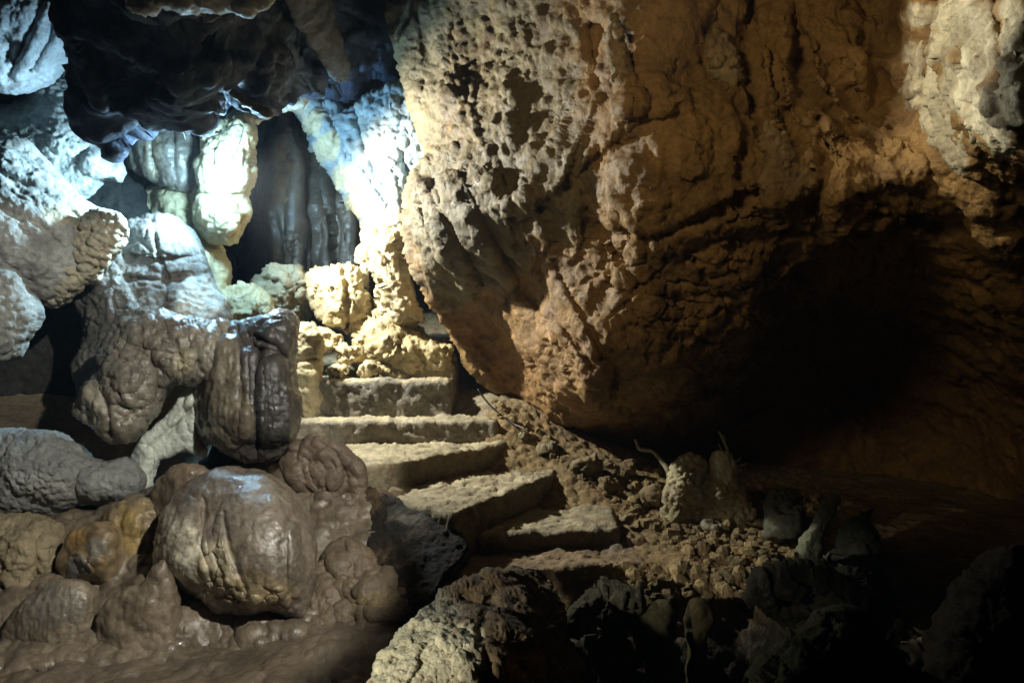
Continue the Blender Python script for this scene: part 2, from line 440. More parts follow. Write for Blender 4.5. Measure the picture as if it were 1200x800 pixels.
# ------------------------------------------------------------------ ground and enclosure
def ground():
    def ax(lo, hi, a, b, s):
        left = [a]; st = s
        while left[-1] > lo: st *= 1.12; left.append(left[-1]-st)
        right = [b]; st = s
        while right[-1] < hi: st *= 1.12; right.append(right[-1]+st)
        return np.r_[left[::-1][:-1], np.arange(a, b, s), right]
    xs = ax(-7.5, 7.5, -2.4, 1.9, .0095); ys = ax(-5.5, 9., 2.0, 5.6, .0095)
    def W(px, py, d): p = P(px, py, d); return (p[0]*100, p[1]*100, p[2])
    def Z(x, y, z): return (x*100, y*100, EYE+z)
    ctrl = [W(40, 790, 2.95), W(200, 790, 2.95), W(400, 770, 2.95), W(450, 735, 3.15), W(330, 735, 3.25), W(60, 765, 3.2),
            W(230, 700, 3.5), W(100, 700, 3.6), W(400, 690, 3.5), W(470, 700, 3.45), W(430, 630, 4.0), W(400, 570, 4.3), W(300, 560, 4.1), W(150, 600, 4.2),
            Z(-1.6, 4.9, -.42), Z(-2.3, 5.3, -.4), Z(-3.2, 5.5, -.2), Z(-.9, 5.0, -.62), Z(-.4, 4.95, -.66), Z(-1.2, 5.5, -.22), Z(-.6, 5.6, -.3), Z(-1.2, 6.4, .1), Z(-.4, 6.2, .0), Z(-2, 7, .2),
            Z(-.7, 4.5, -.80), Z(-.4, 4.3, -.86), Z(.1, 4.3, -.93), Z(.15, 3.9, -1.02), Z(-.25, 3.75, -1.0), Z(.4, 3.5, -1.06), Z(-.1, 3.4, -1.08),
            W(575, 475, 5.0), W(600, 505, 4.85), W(630, 535, 4.75), W(670, 545, 4.6), W(700, 590, 4.35), W(760, 560, 4.7), W(850, 585, 4.4), W(800, 620, 4.1),
            W(760, 640, 3.85), W(860, 640, 3.75), W(930, 650, 3.7), W(800, 660, 3.5), W(900, 690, 3.35), W(980, 660, 3.8),
            Z(.5, 3.12, -1.4), Z(.2, 3.0, -1.5), Z(.5, 2.9, -1.75), Z(.9, 3.0, -1.6), Z(1.3, 2.8, -1.6), Z(0., 2.6, -1.75), Z(.7, 2.3, -1.85), Z(-.5, 2.4, -1.3), Z(-1, 2.2, -1.3), Z(-.5, 1.4, -1.55), Z(.6, 1.4, -1.6),
            Z(1.9, 3.6, -1.2), Z(2.2, 4.5, -1.0), Z(1.2, 5.2, -.85), Z(2.5, 2.6, -1.3), Z(.6, 5.6, -.6), Z(3, 6, -.9), Z(6, 3, -1.2), Z(0, -3, -1.6), Z(4, -3, -1.6), Z(-4, -3, -1.5), Z(-4, 2, -1.1), Z(-3, 3.6, -.9), Z(0, 8, .3), Z(-5, 7, .3), Z(5, 8, -.5)]
    f = tps(ctrl)
    X, Y = np.meshgrid(xs, ys); q = np.c_[X.ravel()*100, Y.ravel()*100]
    z = np.concatenate([f(q[i:i+20000]) for i in range(0, len(q), 20000)])
    V = np.c_[X.ravel(), Y.ravel(), z]; nx, ny = len(xs), len(ys)
    I = np.arange(nx*ny).reshape(ny, nx)
    Q = np.stack([I[:-1, :-1], I[:-1, 1:], I[1:, 1:], I[1:, :-1]], 2).reshape(-1, 4)
    # wet smooth clay on the left, broken earth on the right
    side = sstep((V[:, 0]+.55-.18*(V[:, 1]-3.5)+.12*fbm(V*3, 2))/.3)
    n1 = fbm(V*np.array([2.5, 2.5, 1]), 4)*.05
    rough = fbm(V*16, 4)*.018+nz('pop', V*22.)*.018+nz('facet', V*45.)*.006
    smooth = fbm(V*9, 3)*.014+nz('pop', V*np.array([9, 9, 3.]))*.026*sstep(fbm(V*2.+5, 2)*1.5+.45)+fbm(V*40, 3)*.003
    V[:, 2] += n1*.6+rough*side+smooth*(1-side)
    w = side[:, None]
    clay = np.array([.115, .087, .062]); earth = np.array([.23, .16, .075]); far = np.array([.26, .22, .14])
    c = clay*(1-w)+earth*w
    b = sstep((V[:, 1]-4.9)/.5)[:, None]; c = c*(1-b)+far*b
    pit = (sstep((V[:, 0]+.35)/.3)*sstep((3.45-V[:, 1])/.25))[:, None]; c = c*(1-pit)+np.array([.03, .025, .016])*pit  # darkness of the unlit pit painted in as near-black floor
    red = (1-pit[:, 0])[:, None]*(sstep((fbm(V*2.5+9, 3)+.1)*3)*side)[:, None]; c = c*(1-.35*red)+np.array([.20, .105, .05])*.35*red
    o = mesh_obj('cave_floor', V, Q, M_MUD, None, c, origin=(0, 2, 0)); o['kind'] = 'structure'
    o.data.materials.append(M_EARTH)
    fm = (side[Q].mean(1) > .5).astype(np.int32); o.data.polygons.foreach_set('material_index', fm)
ground()

def shell():
    nu, nv = 220, 130
    u = np.linspace(0, 2*np.pi, nu, endpoint=False); v = np.linspace(.0, np.pi, nv)
    U, Vv = np.meshgrid(u, v)
    d = np.stack([np.cos(U)*np.sin(Vv), np.sin(U)*np.sin(Vv), np.cos(Vv)], 2).reshape(-1, 3)
    r = 1+.16*ridged(d*1.7+3, 4)-.1+.05*fbm(d*7, 3)
    V = d*r[:, None]*np.array([6.2, 6.0, 4.2])+np.array([0, 2.0, 1.6])
    I = np.arange(nu*nv).reshape(nv, nu); J = np.roll(I, -1, 1)
    Q = np.stack([I[:-1], J[:-1], J[1:], I[1:]], 2).reshape(-1, 4)
    o = mesh_obj('cave_ceiling', V, Q, M_DARK, None, np.tile((.07, .06, .05), (len(V), 1)), origin=(0, 2, 1.6)); o['kind'] = 'structure'
shell()

POPC = [('fbm', 3., .05), ('pop', 26., .016), ('fbm', 22., .012)]
ROUGH = [('fbm', 4., .05), ('ridge', 9., .022), ('fbm', 28., .012), ('facet', 34., .008)]
CRAG = [('fbm', 3., .06), ('chip', 5., .055), ('chip', 11., .022), ('chip', 24., .008), ('fbm', 26., .005)]
SMOOTH = [('fbm', 4., .05), ('ridge', (5, 5, 2.), .008), ('fbm', 14., .004)]

# ------------------------------------------------------------------ the great overhanging wall on the right
ORANGE = (.25, .148, .052); BUFF = (.165, .132, .072); PAT = (.47, .42, .29); TAN = (.16, .118, .052)  # PAT: pale crust with the raking light at top right painted in
W = relief('overhanging_wall',
  [(440, -130), (452, 0), (462, 45), (474, 92), (488, 130), (499, 172), (497, 188), (477, 215), (470, 250), (473, 285), (489, 330), (512, 375), (540, 420), (575, 458),
   (612, 485), (660, 520), (720, 560), (820, 600), (900, 640), (1000, 680), (1100, 720), (1330, 760), (1340, -140)],
  [(452, 0, 5.25), (470, 100, 5.15), (497, 180, 5.0), (472, 250, 4.98), (489, 330, 4.98), (512, 375, 5.1), (540, 420, 5.2), (575, 458, 5.35), (612, 485, 5.45), (440, -100, 5.3),
   (560, 60, 4.55), (560, 140, 4.45), (560, 220, 4.4), (560, 290, 4.5), (545, 345, 5.05), (575, 385, 5.35), (600, 440, 5.4), (615, 350, 4.75), (640, 310, 4.35), (640, 400, 4.55), (680, 462, 4.5), (650, 500, 5.4),
   (640, -80, 4.0), (640, 100, 4.0), (700, 60, 3.8), (700, 160, 3.7), (690, 250, 3.8), (690, 330, 4.0), (700, 400, 4.05), (715, 455, 4.35), (720, 520, 5.5),
   (780, 60, 3.55), (780, 200, 3.45), (790, 270, 3.6), (800, 330, 3.85), (800, 420, 4.1), (800, 470, 4.7),
   (850, -60, 3.6), (860, 80, 3.5), (860, 200, 3.4), (860, 300, 3.6), (880, 370, 4.05), (890, 460, 5.2), (860, 540, 5.8),
   (1000, -60, 3.5), (1000, 60, 3.4), (1000, 180, 3.35), (1000, 285, 3.55), (1000, 360, 4.8), (1000, 440, 5.9), (1000, 540, 5.8),
   (1030, 20, 3.5), (1035, 110, 3.5), (1095, 60, 3.0), (1100, 150, 3.1), (1185, 60, 2.3), (1190, 150, 2.4), (1140, -60, 2.8), (1150, 230, 3.1), (1150, 315, 3.6), (1190, 400, 4.1), (1130, 480, 5.5), (1150, 600, 5.4), (1320, 100, 2.5), (1320, 350, 3.8), (1320, 600, 4.6)],
  M_WALL, k=.5, kb=1.2, step=2., jit=3, hmax=80, base=ORANGE,
  patches=[(490, 90, 60, BUFF, 150), (540, 250, 90, BUFF, 110), (600, 120, 80, TAN, 160), (650, 210, 50, TAN, 70), (1080, 20, 20, PAT, 16), (1062, 62, 9, PAT, 12), (1098, 58, 20, PAT, 26), (1122, 30, 26, PAT, 44), (1128, 98, 22, PAT, 36), (1108, 120, 10, PAT, 14), (1150, 60, 20, PAT, 60), (1158, 128, 20, PAT, 32), (1176, 166, 14, PAT, 22), (1142, 168, 8, PAT, 12), (1192, 40, 16, PAT, 46), (1190, 120, 14, PAT, 30),
           (640, 420, 60, (.31, .18, .075), 60)],
  caps=[(765, -40, 762, 80, 76, 60, .45), (704, 40, 706, 66, 20, 18, -1.2), (728, 70, 732, 130, 9, 9, .6), (728, 120, 612, 235, 30, 22, .9), (585, 50, 600, 130, 60, 50, -.3), (650, 60, 640, 150, 30, 30, -.3), (790, 170, 800, 225, 90, 68, .35), (740, 225, 735, 245, 46, 40, .3), (655, 235, 650, 280, 30, 34, .5), (838, 50, 852, 100, 16, 9, .7),
        (858, 60, 862, 100, 12, 10, .5), (925, 185, 915, 225, 32, 26, .55), (955, 30, 965, 100, 50, 60, .4), (900, 40, 905, 100, 30, 36, .4), (1000, 190, 1040, 205, 60, 50, .4), (890, 250, 900, 262, 44, 34, .35), (980, 255, 990, 262, 40, 32, .3), (1100, 20, 1150, 130, 60, 60, .3),
        (1080, 185, 1140, 220, 50, 40, .4), (1175, 20, 1195, 110, 30, 30, .35), (1160, 265, 1180, 280, 34, 30, .4), (1030, 90, 1050, 130, 34, 34, .3),
        (500, 205, 560, 200, 34, 30, .4), (492, 226, 550, 335, 19, 14, 1.7), (528, 222, 590, 330, 20, 14, 1.6), (482, 256, 512, 315, 14, 11, 1.5), (570, 222, 618, 310, 22, 15, 1.4), (612, 235, 634, 290, 16, 13, 1.1),
        (630, 305, 702, 455, 15, 22, 1.2), (606, 372, 690, 455, 24, 32, .9), (655, 320, 705, 395, 26, 28, .5), (590, 330, 612, 372, 14, 18, .5), (760, 330, 790, 370, 60, 50, .2), (850, 330, 900, 345, 50, 40, .25), (760, 420, 790, 445, 40, 36, .35), (830, 395, 850, 420, 36, 30, .3),
        (1180, 365, 1200, 410, 44, 40, .4), (1085, 335, 1130, 345, 40, 36, .3)],
  grooves=[([(602, 238), (606, 285), (604, 300)], 4, 10), ([(720, 95), (680, 170), (660, 235)], 4, 10), ([(1168, 0), (1172, 60), (1185, 110)], 4, 14),
           ([(630, 320), (660, 380), (695, 430)], 4, 12), ([(690, 272), (765, 274), (850, 248), (895, 222)], 6, 18), ([(490, 15), (500, 70), (497, 120)], 4, 8), ([(930, 0), (938, 60), (945, 100), (985, 140), (1030, 170)], 7, 22), ([(790, 345), (860, 350), (900, 385)], 3, 9), ([(740, 380), (800, 400), (850, 398)], 3, 9),
           ([(880, 0), (878, 60), (890, 130), (905, 160)], 6, 20), ([(1010, 240), (1060, 250), (1110, 275)], 7, 20), ([(960, 140), (970, 200), (950, 250)], 6, 14), ([(720, 300), (760, 345), (800, 352)], 4, 10)],
  noise=[('fbm', 2.6, .07), ('ridge', 6., .010, {'s': 2.}), ('bill', 6., .03, {'m': [(980, 140, 160, 160), (860, 60, 60, 60), (1000, 260, 160, 60)]}), ('nod', 12., .034, {'m': [(585, 90, 90, 110), (620, 60, 50, 60), (1130, 80, 80, 90), (845, 75, 24, 40), (912, 210, 26, 34)]}),
         ('nod', 26., .012, {'m': [(560, 130, 140, 180), (1130, 80, 100, 110), (680, 160, 60, 90)]}), ('ridge', (30, 14, 14), .007, {'m': [(670, 170, 60, 70), (610, 270, 40, 50), (490, 90, 30, 120)], 's': 5.}), ('fbm', 10., .016), ('chip', 8., .018), ('crack', 7., .022, {'m': [(800, 340, 140, 90), (720, 300, 60, 40), (650, 430, 50, 40)]}), ('chip', 26., .004), ('fbm', 34., .006)],
  label='huge ochre rock wall overhanging the stone steps, pale nodules on its left edge', cat='rock wall')

def wall_depth(px, py):
    from mathutils.bvhtree import BVHTree
    global _WT
    if '_WT' not in globals(): _WT = BVHTree.FromObject(W, bpy.context.evaluated_depsgraph_get())
    e = Vector((0, 0, EYE))-W.location; h = _WT.ray_cast(e, Vector(P(px, py, 1.))-Vector((0, 0, EYE)))
    return h[0].y+W.location.y
for out, dx, c in [([(893, 150), (906, 138), (920, 163), (938, 184), (957, 200), (953, 228), (936, 234), (920, 242), (902, 236), (890, 212), (903, 186)], (918, 200), (.24, .165, .08)),
                   ([(828, 48), (845, 38), (864, 54), (868, 82), (859, 106), (846, 114), (836, 92)], (848, 75), (.26, .20, .11)),
                   ([(714, 30), (724, 26), (732, 60), (741, 92), (742, 130), (731, 142), (721, 110), (716, 70)], (729, 85), (.25, .18, .09))]:
    relief('nodule_growth', out, wall_depth(*dx)+.02, M_WALL, k=.5, kb=.8, step=1.2, jit=3, base=c, parent=W, noise=[('fbm', 7., .03), ('nod', 20., .03), ('nod', 42., .010), ('fbm', 40., .005)])

# ------------------------------------------------------------------ back of the passage
relief('flowstone_curtain', [(250, 150), (292, 120), (345, 112), (365, 150), (385, 200), (420, 250), (432, 300), (430, 335), (425, 365), (330, 370), (240, 365), (238, 250)], 6.4, M_WET,
  k=.25, kb=.5, step=1.6, base=(.075, .06, .043), hmax=60, patches=[(275, 240, 30, (.008, .008, .009), 110), (335, 200, 12, (.14, .115, .085), 60), (356, 260, 5, (.015, .015, .02), 80), (408, 280, 18, (.13, .105, .075), 60)],  # black void at left and lit fold middles are painted onto the curtain
  caps=[(335, 130, 330, 330, 13, 20, 2.4), (356, 150, 354, 330, 6, 9, 2.6), (376, 190, 384, 335, 8, 13, 2.2), (405, 230, 412, 335, 12, 16, 1.8), (280, 150, 275, 340, 24, 30, -1.2)],
  grooves=[([(340, 140), (337, 200), (340, 330)], 3, 12), ([(374, 190), (378, 250), (377, 335)], 3, 14), ([(360, 160), (357, 230), (357, 335)], 2, 8), ([(398, 225), (401, 335)], 2, 8)],
  noise=[('fbm', (3, 3, 1.), .14), ('chip', (5, 5, 1.2), .05), ('ridge', (6, 6, 1.4), .018), ('fbm', 16., .010)], label='dark wet flowstone curtain with vertical folds at the back of the passage', cat='flowstone')
CAL = relief('calcite_wall', [(338, 112), (360, 98), (385, 112), (400, 128), (420, 126), (437, 112), (452, 106), (470, 100), (500, 120), (512, 165), (505, 200), (490, 240), (484, 280), (462, 292), (438, 284), (424, 250), (404, 225), (382, 188), (360, 150)],
  [(340, 110, 5.95), (490, 110, 5.5), (480, 280, 5.6), (400, 225, 5.9)], M_WHITE, k=.5, kb=.9, step=1.5, base=(.27, .35, .40), patches=[(352, 118, 16, (.56, .49, .32), 14), (368, 142, 15, (.56, .49, .32), 16), (386, 172, 15, (.56, .49, .32), 18), (405, 205, 15, (.55, .48, .31), 18), (424, 236, 16, (.5, .42, .25), 18), (455, 268, 30, (.45, .38, .22), 20), (440, 160, 22, (.36, .40, .40), 30)],
  caps=[(352, 118, 440, 245, 15, 12, .8), (455, 135, 460, 220, 20, 14, .4), (482, 130, 486, 180, 14, 14, .4), (450, 255, 470, 265, 18, 16, .5)], grooves=[([(418, 130), (430, 180), (450, 215)], 4, 12), ([(470, 115), (468, 170), (476, 200)], 3, 9)],
  noise=[('fbm', 5., .06), ('ridge', (14, 14, 5), .04), ('facet', 16., .03), ('fbm', 36., .01)], label='brilliant white calcite wall lit by the lamp, left of the great overhang', cat='calcite wall')
relief('hanging_fin', [(240, 82), (252, 84), (268, 95), (288, 114), (320, 128), (318, 138), (290, 128), (266, 110), (248, 98)], 4.1, M_PALE, step=1.2, base=(.22, .18, .11), noise=[('fbm', 8., .02), ('fbm', 40., .006)],
  label='thin tan rock fin jutting from the dark ceiling above the lamp', cat='rock fin')
relief('calcite_lintel', [(284, 130), (300, 128), (322, 122), (345, 108), (360, 112), (352, 126), (330, 132), (312, 138), (300, 146), (290, 142)], 5.5, M_WHITE, step=1.2, base=(.5, .48, .4), noise=[('fbm', 9., .025), ('pop', 28., .012)],
  label='small bright white ledge bridging lamp and calcite wall', cat='rock ledge')
YEL = (.40, .34, .20)
relief('split_boulder', [(362, 345), (370, 318), (395, 306), (420, 311), (431, 335), (433, 366), (415, 384), (390, 386), (368, 373)], 5.5, M_PALE, step=1.3, base=(.36, .29, .16), grooves=[([(402, 306), (408, 345), (402, 385)], 3, 6)],
  noise=CRAG, label='pale rounded boulder with a vertical seam behind the top step', cat='boulder')
relief('brown_boulder', [(285, 360), (298, 330), (325, 311), (352, 314), (364, 340), (364, 375), (335, 388), (300, 386)], 5.65, M_PALE, step=1.3, base=(.27, .22, .13), caps=[(330, 330, 330, 345, 22, 22, .3)], noise=CRAG,
  label='brown lumpy boulder at the foot of the dark curtain', cat='boulder')
relief('bleached_boulder', [(248, 352), (275, 333), (305, 336), (322, 352), (320, 380), (290, 392), (255, 385)], 5.35, M_PALE, step=1.3, base=(.42, .35, .2), noise=CRAG, label='brightly lit cream boulder right below the stalactite lamp', cat='boulder')
relief('leaning_slab', [(432, 300), (445, 279), (463, 274), (476, 300), (486, 340), (500, 375), (482, 388), (457, 380), (440, 352)], 5.45, M_PALE, step=1.3, base=(.36, .30, .18), caps=[(452, 290, 470, 365, 14, 14, .5)], grooves=[([(446, 330), (455, 375)], 3, 10)], noise=CRAG,
  label='tall tan slab leaning beside the overhang behind the steps', cat='rock slab')
relief('knuckle_rock', [(414, 306), (424, 280), (438, 268), (446, 285), (440, 310), (428, 330)], 5.6, M_PALE, step=1.3, base=(.38, .33, .2), noise=CRAG, label='small cream knuckle of rock under the white calcite wall', cat='rock')
relief('ridge_boulder', [(412, 400), (422, 380), (445, 368), (478, 374), (508, 388), (534, 408), (538, 432), (500, 446), (440, 446), (414, 425)], 5.5, M_PALE, step=1.3, base=(.36, .29, .15), caps=[(440, 388, 448, 400, 16, 16, .4), (490, 400, 515, 415, 16, 14, .4)],
  noise=CRAG, label='broad yellowish boulder heaped directly above the top step', cat='boulder')
relief('corner_block', [(338, 400), (348, 378), (366, 384), (378, 400), (374, 440), (376, 500), (340, 505)], 5.0, M_PALE, k=.4, step=1.3, base=(.42, .35, .2), grooves=[([(345, 425), (372, 420)], 2, 6), ([(345, 455), (374, 452)], 2, 6)], noise=[('fbm', 5., .04), ('ridge', 12., .02), ('facet', 30., .01)],
  label='pale yellow rock block hemming the left end of the upper steps', cat='rock block')
for i, (px, py, d, s, lab) in enumerate([(385, 400, 5.35, .16, 'flat yellow stone lying highest on the rubble left of the top step'), (365, 418, 5.25, .13, 'angular cream stone wedged against the pale corner block'),
      (408, 415, 5.3, .15, 'lumpy tan stone in front of the seamed boulder'), (395, 437, 5.2, .12, 'low tan stone resting on the second step'), (430, 436, 5.25, .10, 'small rounded stone beside the left end of the top step'),
      (352, 392, 5.4, .15, 'jagged yellow stone behind the pale corner block'), (520, 412, 5.35, .12, 'pale stone nearest the overhang behind the top step'), (470, 412, 5.3, .09, 'small buff stone sitting just behind the top step')]):
    blob(P(px, py, d), (s*1.3, s, s*.85), i*1.3, M_PALE, 'loose_stone', (.38, .31, .17), [('fbm', 7., .03), ('chip', 9., .04), ('chip', 20., .012), ('fbm', 40., .004)], 16, lab, 'stone', 'loose stones behind the steps')

# ------------------------------------------------------------------ lamp, stalactite, pale flow beneath
CREAM = (.42, .36, .22)
relief('stalactite', [(234, 140), (240, 130), (252, 136), (262, 143), (274, 134), (288, 136), (298, 152), (292, 178), (296, 200), (284, 222), (288, 245), (284, 266), (268, 285), (250, 284), (232, 270), (227, 246), (238, 222), (230, 196), (240, 170)], 5.35, M_PALE, k=.6, step=1.1, jit=3, base=CREAM,
  caps=[(257, 250, 258, 262, 25, 22, .5), (248, 150, 252, 190, 12, 12, .5), (280, 150, 276, 200, 13, 11, .5), (264, 160, 262, 215, 9, 9, .4)], grooves=[([(232, 226), (258, 232), (288, 226)], 4, 7), ([(236, 262), (250, 276), (270, 274), (284, 255)], 2, 6)], noise=[('fbm', 6., .03), ('ridge', (11, 11, 4), .025), ('facet', 14., .02), ('fbm', 30., .006)], label='cream stalactite glowing around the lamp fixed to its face', cat='stalactite')
relief('pale_flowstone', [(160, 232), (178, 216), (205, 212), (234, 222), (244, 262), (262, 300), (266, 345), (262, 385), (235, 390), (222, 330), (200, 290), (172, 262)], [(160, 230, 5.7), (240, 250, 5.6), (250, 380, 5.3)], M_PALE, k=.5, step=1.4, base=(.40, .34, .20),
  caps=[(200, 232, 232, 300, 18, 18, .4), (245, 300, 250, 370, 15, 14, .4)], noise=[('fbm', 5., .05), ('ridge', (12, 12, 4), .015), ('fbm', 30., .007)], label='cream flowstone tongue running down to the left below the lamp', cat='flowstone')
relief('draped_slab', [(138, 150), (160, 140), (190, 142), (216, 148), (229, 164), (227, 206), (218, 222), (190, 217), (164, 205), (147, 190)], 5.5, M_BROWN, k=.4, step=1.3, base=(.17, .15, .12),
  caps=[(165, 150, 172, 205, 10, 9, .6), (190, 150, 198, 212, 12, 9, .6), (216, 155, 214, 214, 10, 8, .6)], noise=[('fbm', 5., .03), ('ridge', (14, 14, 4), .012), ('fbm', 30., .006)], patches=[(180, 182, 10, (.32, .27, .18), 26)],
  label='grey striped drapery slab hanging left of the lamp', cat='drapery')
relief('cream_nub', [(98, 228), (118, 216), (142, 222), (170, 232), (172, 262), (140, 268), (108, 250)], 5.75, M_PALE, step=1.4, base=(.44, .40, .29), noise=ROUGH, label='cream rock nub in the gap under the striped drapery', cat='rock')
LP = P(262, 203, 4.92)
lamp = empty('cave_lamp', LP); tag(lamp, 'glaring blue white lamp mounted on the cream stalactite', 'lamp')
V, Q = hexa([(-1, -1, 1), (1, -1, 1), (1, 1, 1), (-1, 1, 1), (-1, -1, -1), (1, -1, -1), (1, 1, -1), (-1, 1, -1)], .25)
V = V/np.linalg.norm(V, axis=1)[:, None]
mesh_obj('bulb', V*.048+LP, Q, M_BULB, lamp)
V, Q = tube([LP+np.array([0, .04, .01]), LP+np.array([-.005, .08, .02]), LP+np.array([-.01, .12, .03])], [.014, .016, .010], 16)
mesh_obj('socket', V, Q, M_LAMPB, lamp)
V, Q = tube(spline([LP+np.array([-.01, .12, .03]), P(285, 152, 4.98), P(272, 148, 5.0), P(250, 160, 5.1), P(240, 150, 5.15), P(222, 128, 5.0), P(208, 120, 5.0)], 40), [.003, .003], 8)
mesh_obj('power_cord', V, Q, M_CABLE, lamp)
V, Q = tube(spline([P(206, 118, 4.8), P(210, 140, 4.9), P(218, 165, 5.0)], 16), [.004, .004], 8)
tag(mesh_obj('hanging_wire', V, Q, M_CABLE), 'thin dark wire hanging in front of the striped drapery slab', 'wire')

# ------------------------------------------------------------------ ceiling masses
relief('ceiling_rock', [(60, -120), (456, -120), (466, 60), (468, 92), (440, 96), (410, 100), (384, 100), (355, 92), (330, 112), (292, 118), (262, 100), (246, 112), (236, 138), (226, 160), (190, 150), (150, 152), (128, 172), (100, 152), (84, 112), (82, 60), (86, 10)],
  [(100, 100, 4.2), (250, 110, 4.25), (340, 100, 4.6), (400, 95, 5.5), (462, 90, 5.7), (100, -100, 3.4), (462, -100, 5.7), (380, -100, 5.3), (320, -100, 4.0), (300, -100, 3.5)], M_DARK, k=.6, kb=.9, step=2., jit=5, hmax=70, base=(.028, .042, .08),  # bluish veil around the lamp is put into the base colour
  caps=[(170, 40, 210, 110, 50, 50, .2), (300, 30, 330, 80, 30, 26, .25), (440, 10, 445, 70, 30, 26, .3), (120, 60, 140, 130, 36, 30, .25)], noise=[('fbm', 2.5, .14), ('chip', 3., .07), ('ridge', 5., .015), ('fbm', 14., .012)],
  label='dark ceiling rock tinted with the bluish lamp veil, bulging down over the lamp', cat='ceiling rock')
relief('slanting_beam', [(325, -60), (372, -60), (395, 30), (410, 78), (402, 95), (386, 90), (364, 55), (338, 12)], [(340, -50, 3.6), (400, 90, 4.9), (345, 10, 4.0)], M_DARK, k=.8, kb=1., step=1.4, base=(.055, .056, .062), noise=[('fbm', 6., .025), ('fbm', 30., .006)],
  label='grey tapering rock pendant slanting down from the ceiling', cat='rock pendant')
relief('ledge_rock', [(140, -50), (318, -50), (312, -4), (296, 3), (286, 10), (270, -1), (250, 6), (235, 2), (215, 11), (195, 3), (178, 12), (162, 16), (148, 4)], 3.1, M_PALE, k=.4, step=1.4, jit=2.5, base=(.45, .45, .42), noise=ROUGH,
  label='pale ledge at the very top edge above the dark ceiling', cat='rock ledge')

# ------------------------------------------------------------------ left wall rocks
GB = (.27, .29, .28)
relief('backing_wall', [(-160, -140), (70, -140), (110, 60), (150, 180), (190, 260), (200, 350), (190, 430), (190, 500), (210, 560), (160, 620), (-160, 640)], [(-150, -100, 5.2), (100, -100, 5.9), (190, 400, 5.6), (-150, 600, 5.0)], M_SHADE, k=.3, kb=.5, step=3., hmax=80, base=(.03, .03, .028),  # near-black colour puts the darkness of the void into this wall
  noise=ROUGH, label='dark rock wall in the gaps behind the left boulders', cat='rock wall')
relief('fluted_pendant', [(-70, -70), (90, -70), (87, 8), (79, 40), (63, 70), (42, 92), (15, 104), (-20, 100), (-70, 85)], [(0, 0, 4.75), (90, 0, 4.9), (0, 100, 4.8)], M_GREY, k=.45, step=1.5, base=(.33, .36, .38),
  caps=[(88, -10, 50, 78, 14, 9, .6), (66, -20, 25, 92, 14, 10, .6), (44, -20, 0, 92, 13, 12, .5), (20, -20, -20, 80, 14, 12, .5)], grooves=[([(76, -10), (60, 40), (35, 82)], 3, 10), ([(52, -10), (30, 50), (8, 92)], 3, 10), ([(0, 40), (14, 50), (10, 66)], 7, 16)],
  noise=[('fbm', 6., .03), ('ridge', (16, 16, 7), .018), ('fbm', 40., .007)], label='blue grey fluted pendant in the top left corner', cat='rock pendant')
relief('gritty_boulder', [(-60, 125), (0, 122), (32, 112), (60, 84), (78, 84), (91, 113), (96, 148), (112, 165), (136, 180), (147, 200), (140, 215), (118, 213), (102, 226), (75, 232), (40, 210), (0, 190), (-60, 190)], [(0, 120, 5.2), (140, 200, 5.2), (40, 220, 5.0)], M_GREY, k=.6, step=1.4, base=GB,
  caps=[(112, 192, 134, 200, 18, 14, .6), (75, 145, 80, 160, 24, 24, .3)], noise=[('fbm', 4., .04), ('pop', 22., .018, {'m': [(60, 140, 60, 60), (20, 160, 60, 40)]}), ('fbm', 26., .012), ('facet', 40., .008)], label='grey gritty boulder with a smooth snout, left of the drapery slab', cat='boulder')
LR = relief('folded_boulder', [(-80, 160), (0, 160), (34, 172), (60, 196), (82, 222), (104, 240), (132, 248), (139, 264), (128, 292), (104, 318), (80, 338), (50, 352), (20, 340), (-80, 340)], [(0, 170, 4.7), (130, 250, 4.8), (40, 340, 4.5)], M_GREY, k=.55, step=1.5, base=(.30, .30, .28),
  caps=[(0, 190, 90, 250, 22, 16, .3), (-10, 225, 70, 275, 20, 16, .3), (-10, 265, 40, 310, 22, 18, .3)], grooves=[([(0, 205), (50, 225), (95, 258)], 5, 6), ([(0, 245), (40, 260), (70, 285)], 5, 5)],
  patches=[(10, 195, 34, (.40, .42, .40), 26), (75, 255, 26, (.35, .31, .22), 12)], noise=[('fbm', 5., .03), ('ridge', (9, 9, 14), .014), ('fbm', 30., .007)], label='layered grey boulder with flowing folds and a nodular lower lip on the left edge', cat='boulder')
relief('nodule_crust', [(128, 250), (142, 258), (142, 275), (126, 302), (100, 328), (66, 354), (36, 347), (24, 326), (50, 300), (80, 275), (105, 252)], 4.55, M_PALE, k=.55, step=1.2, base=(.36, .32, .24), parent=LR, noise=[('fbm', 6., .025), ('pop', 28., .030), ('fbm', 40., .006)])
relief('edge_knob', [(-80, 318), (8, 318), (28, 342), (36, 370), (22, 400), (5, 422), (-80, 430)], 4.2, M_GREY, step=1.5, base=(.24, .24, .22), noise=POPC, label='rough grey knob cut by the left edge below the nodular lip', cat='rock')
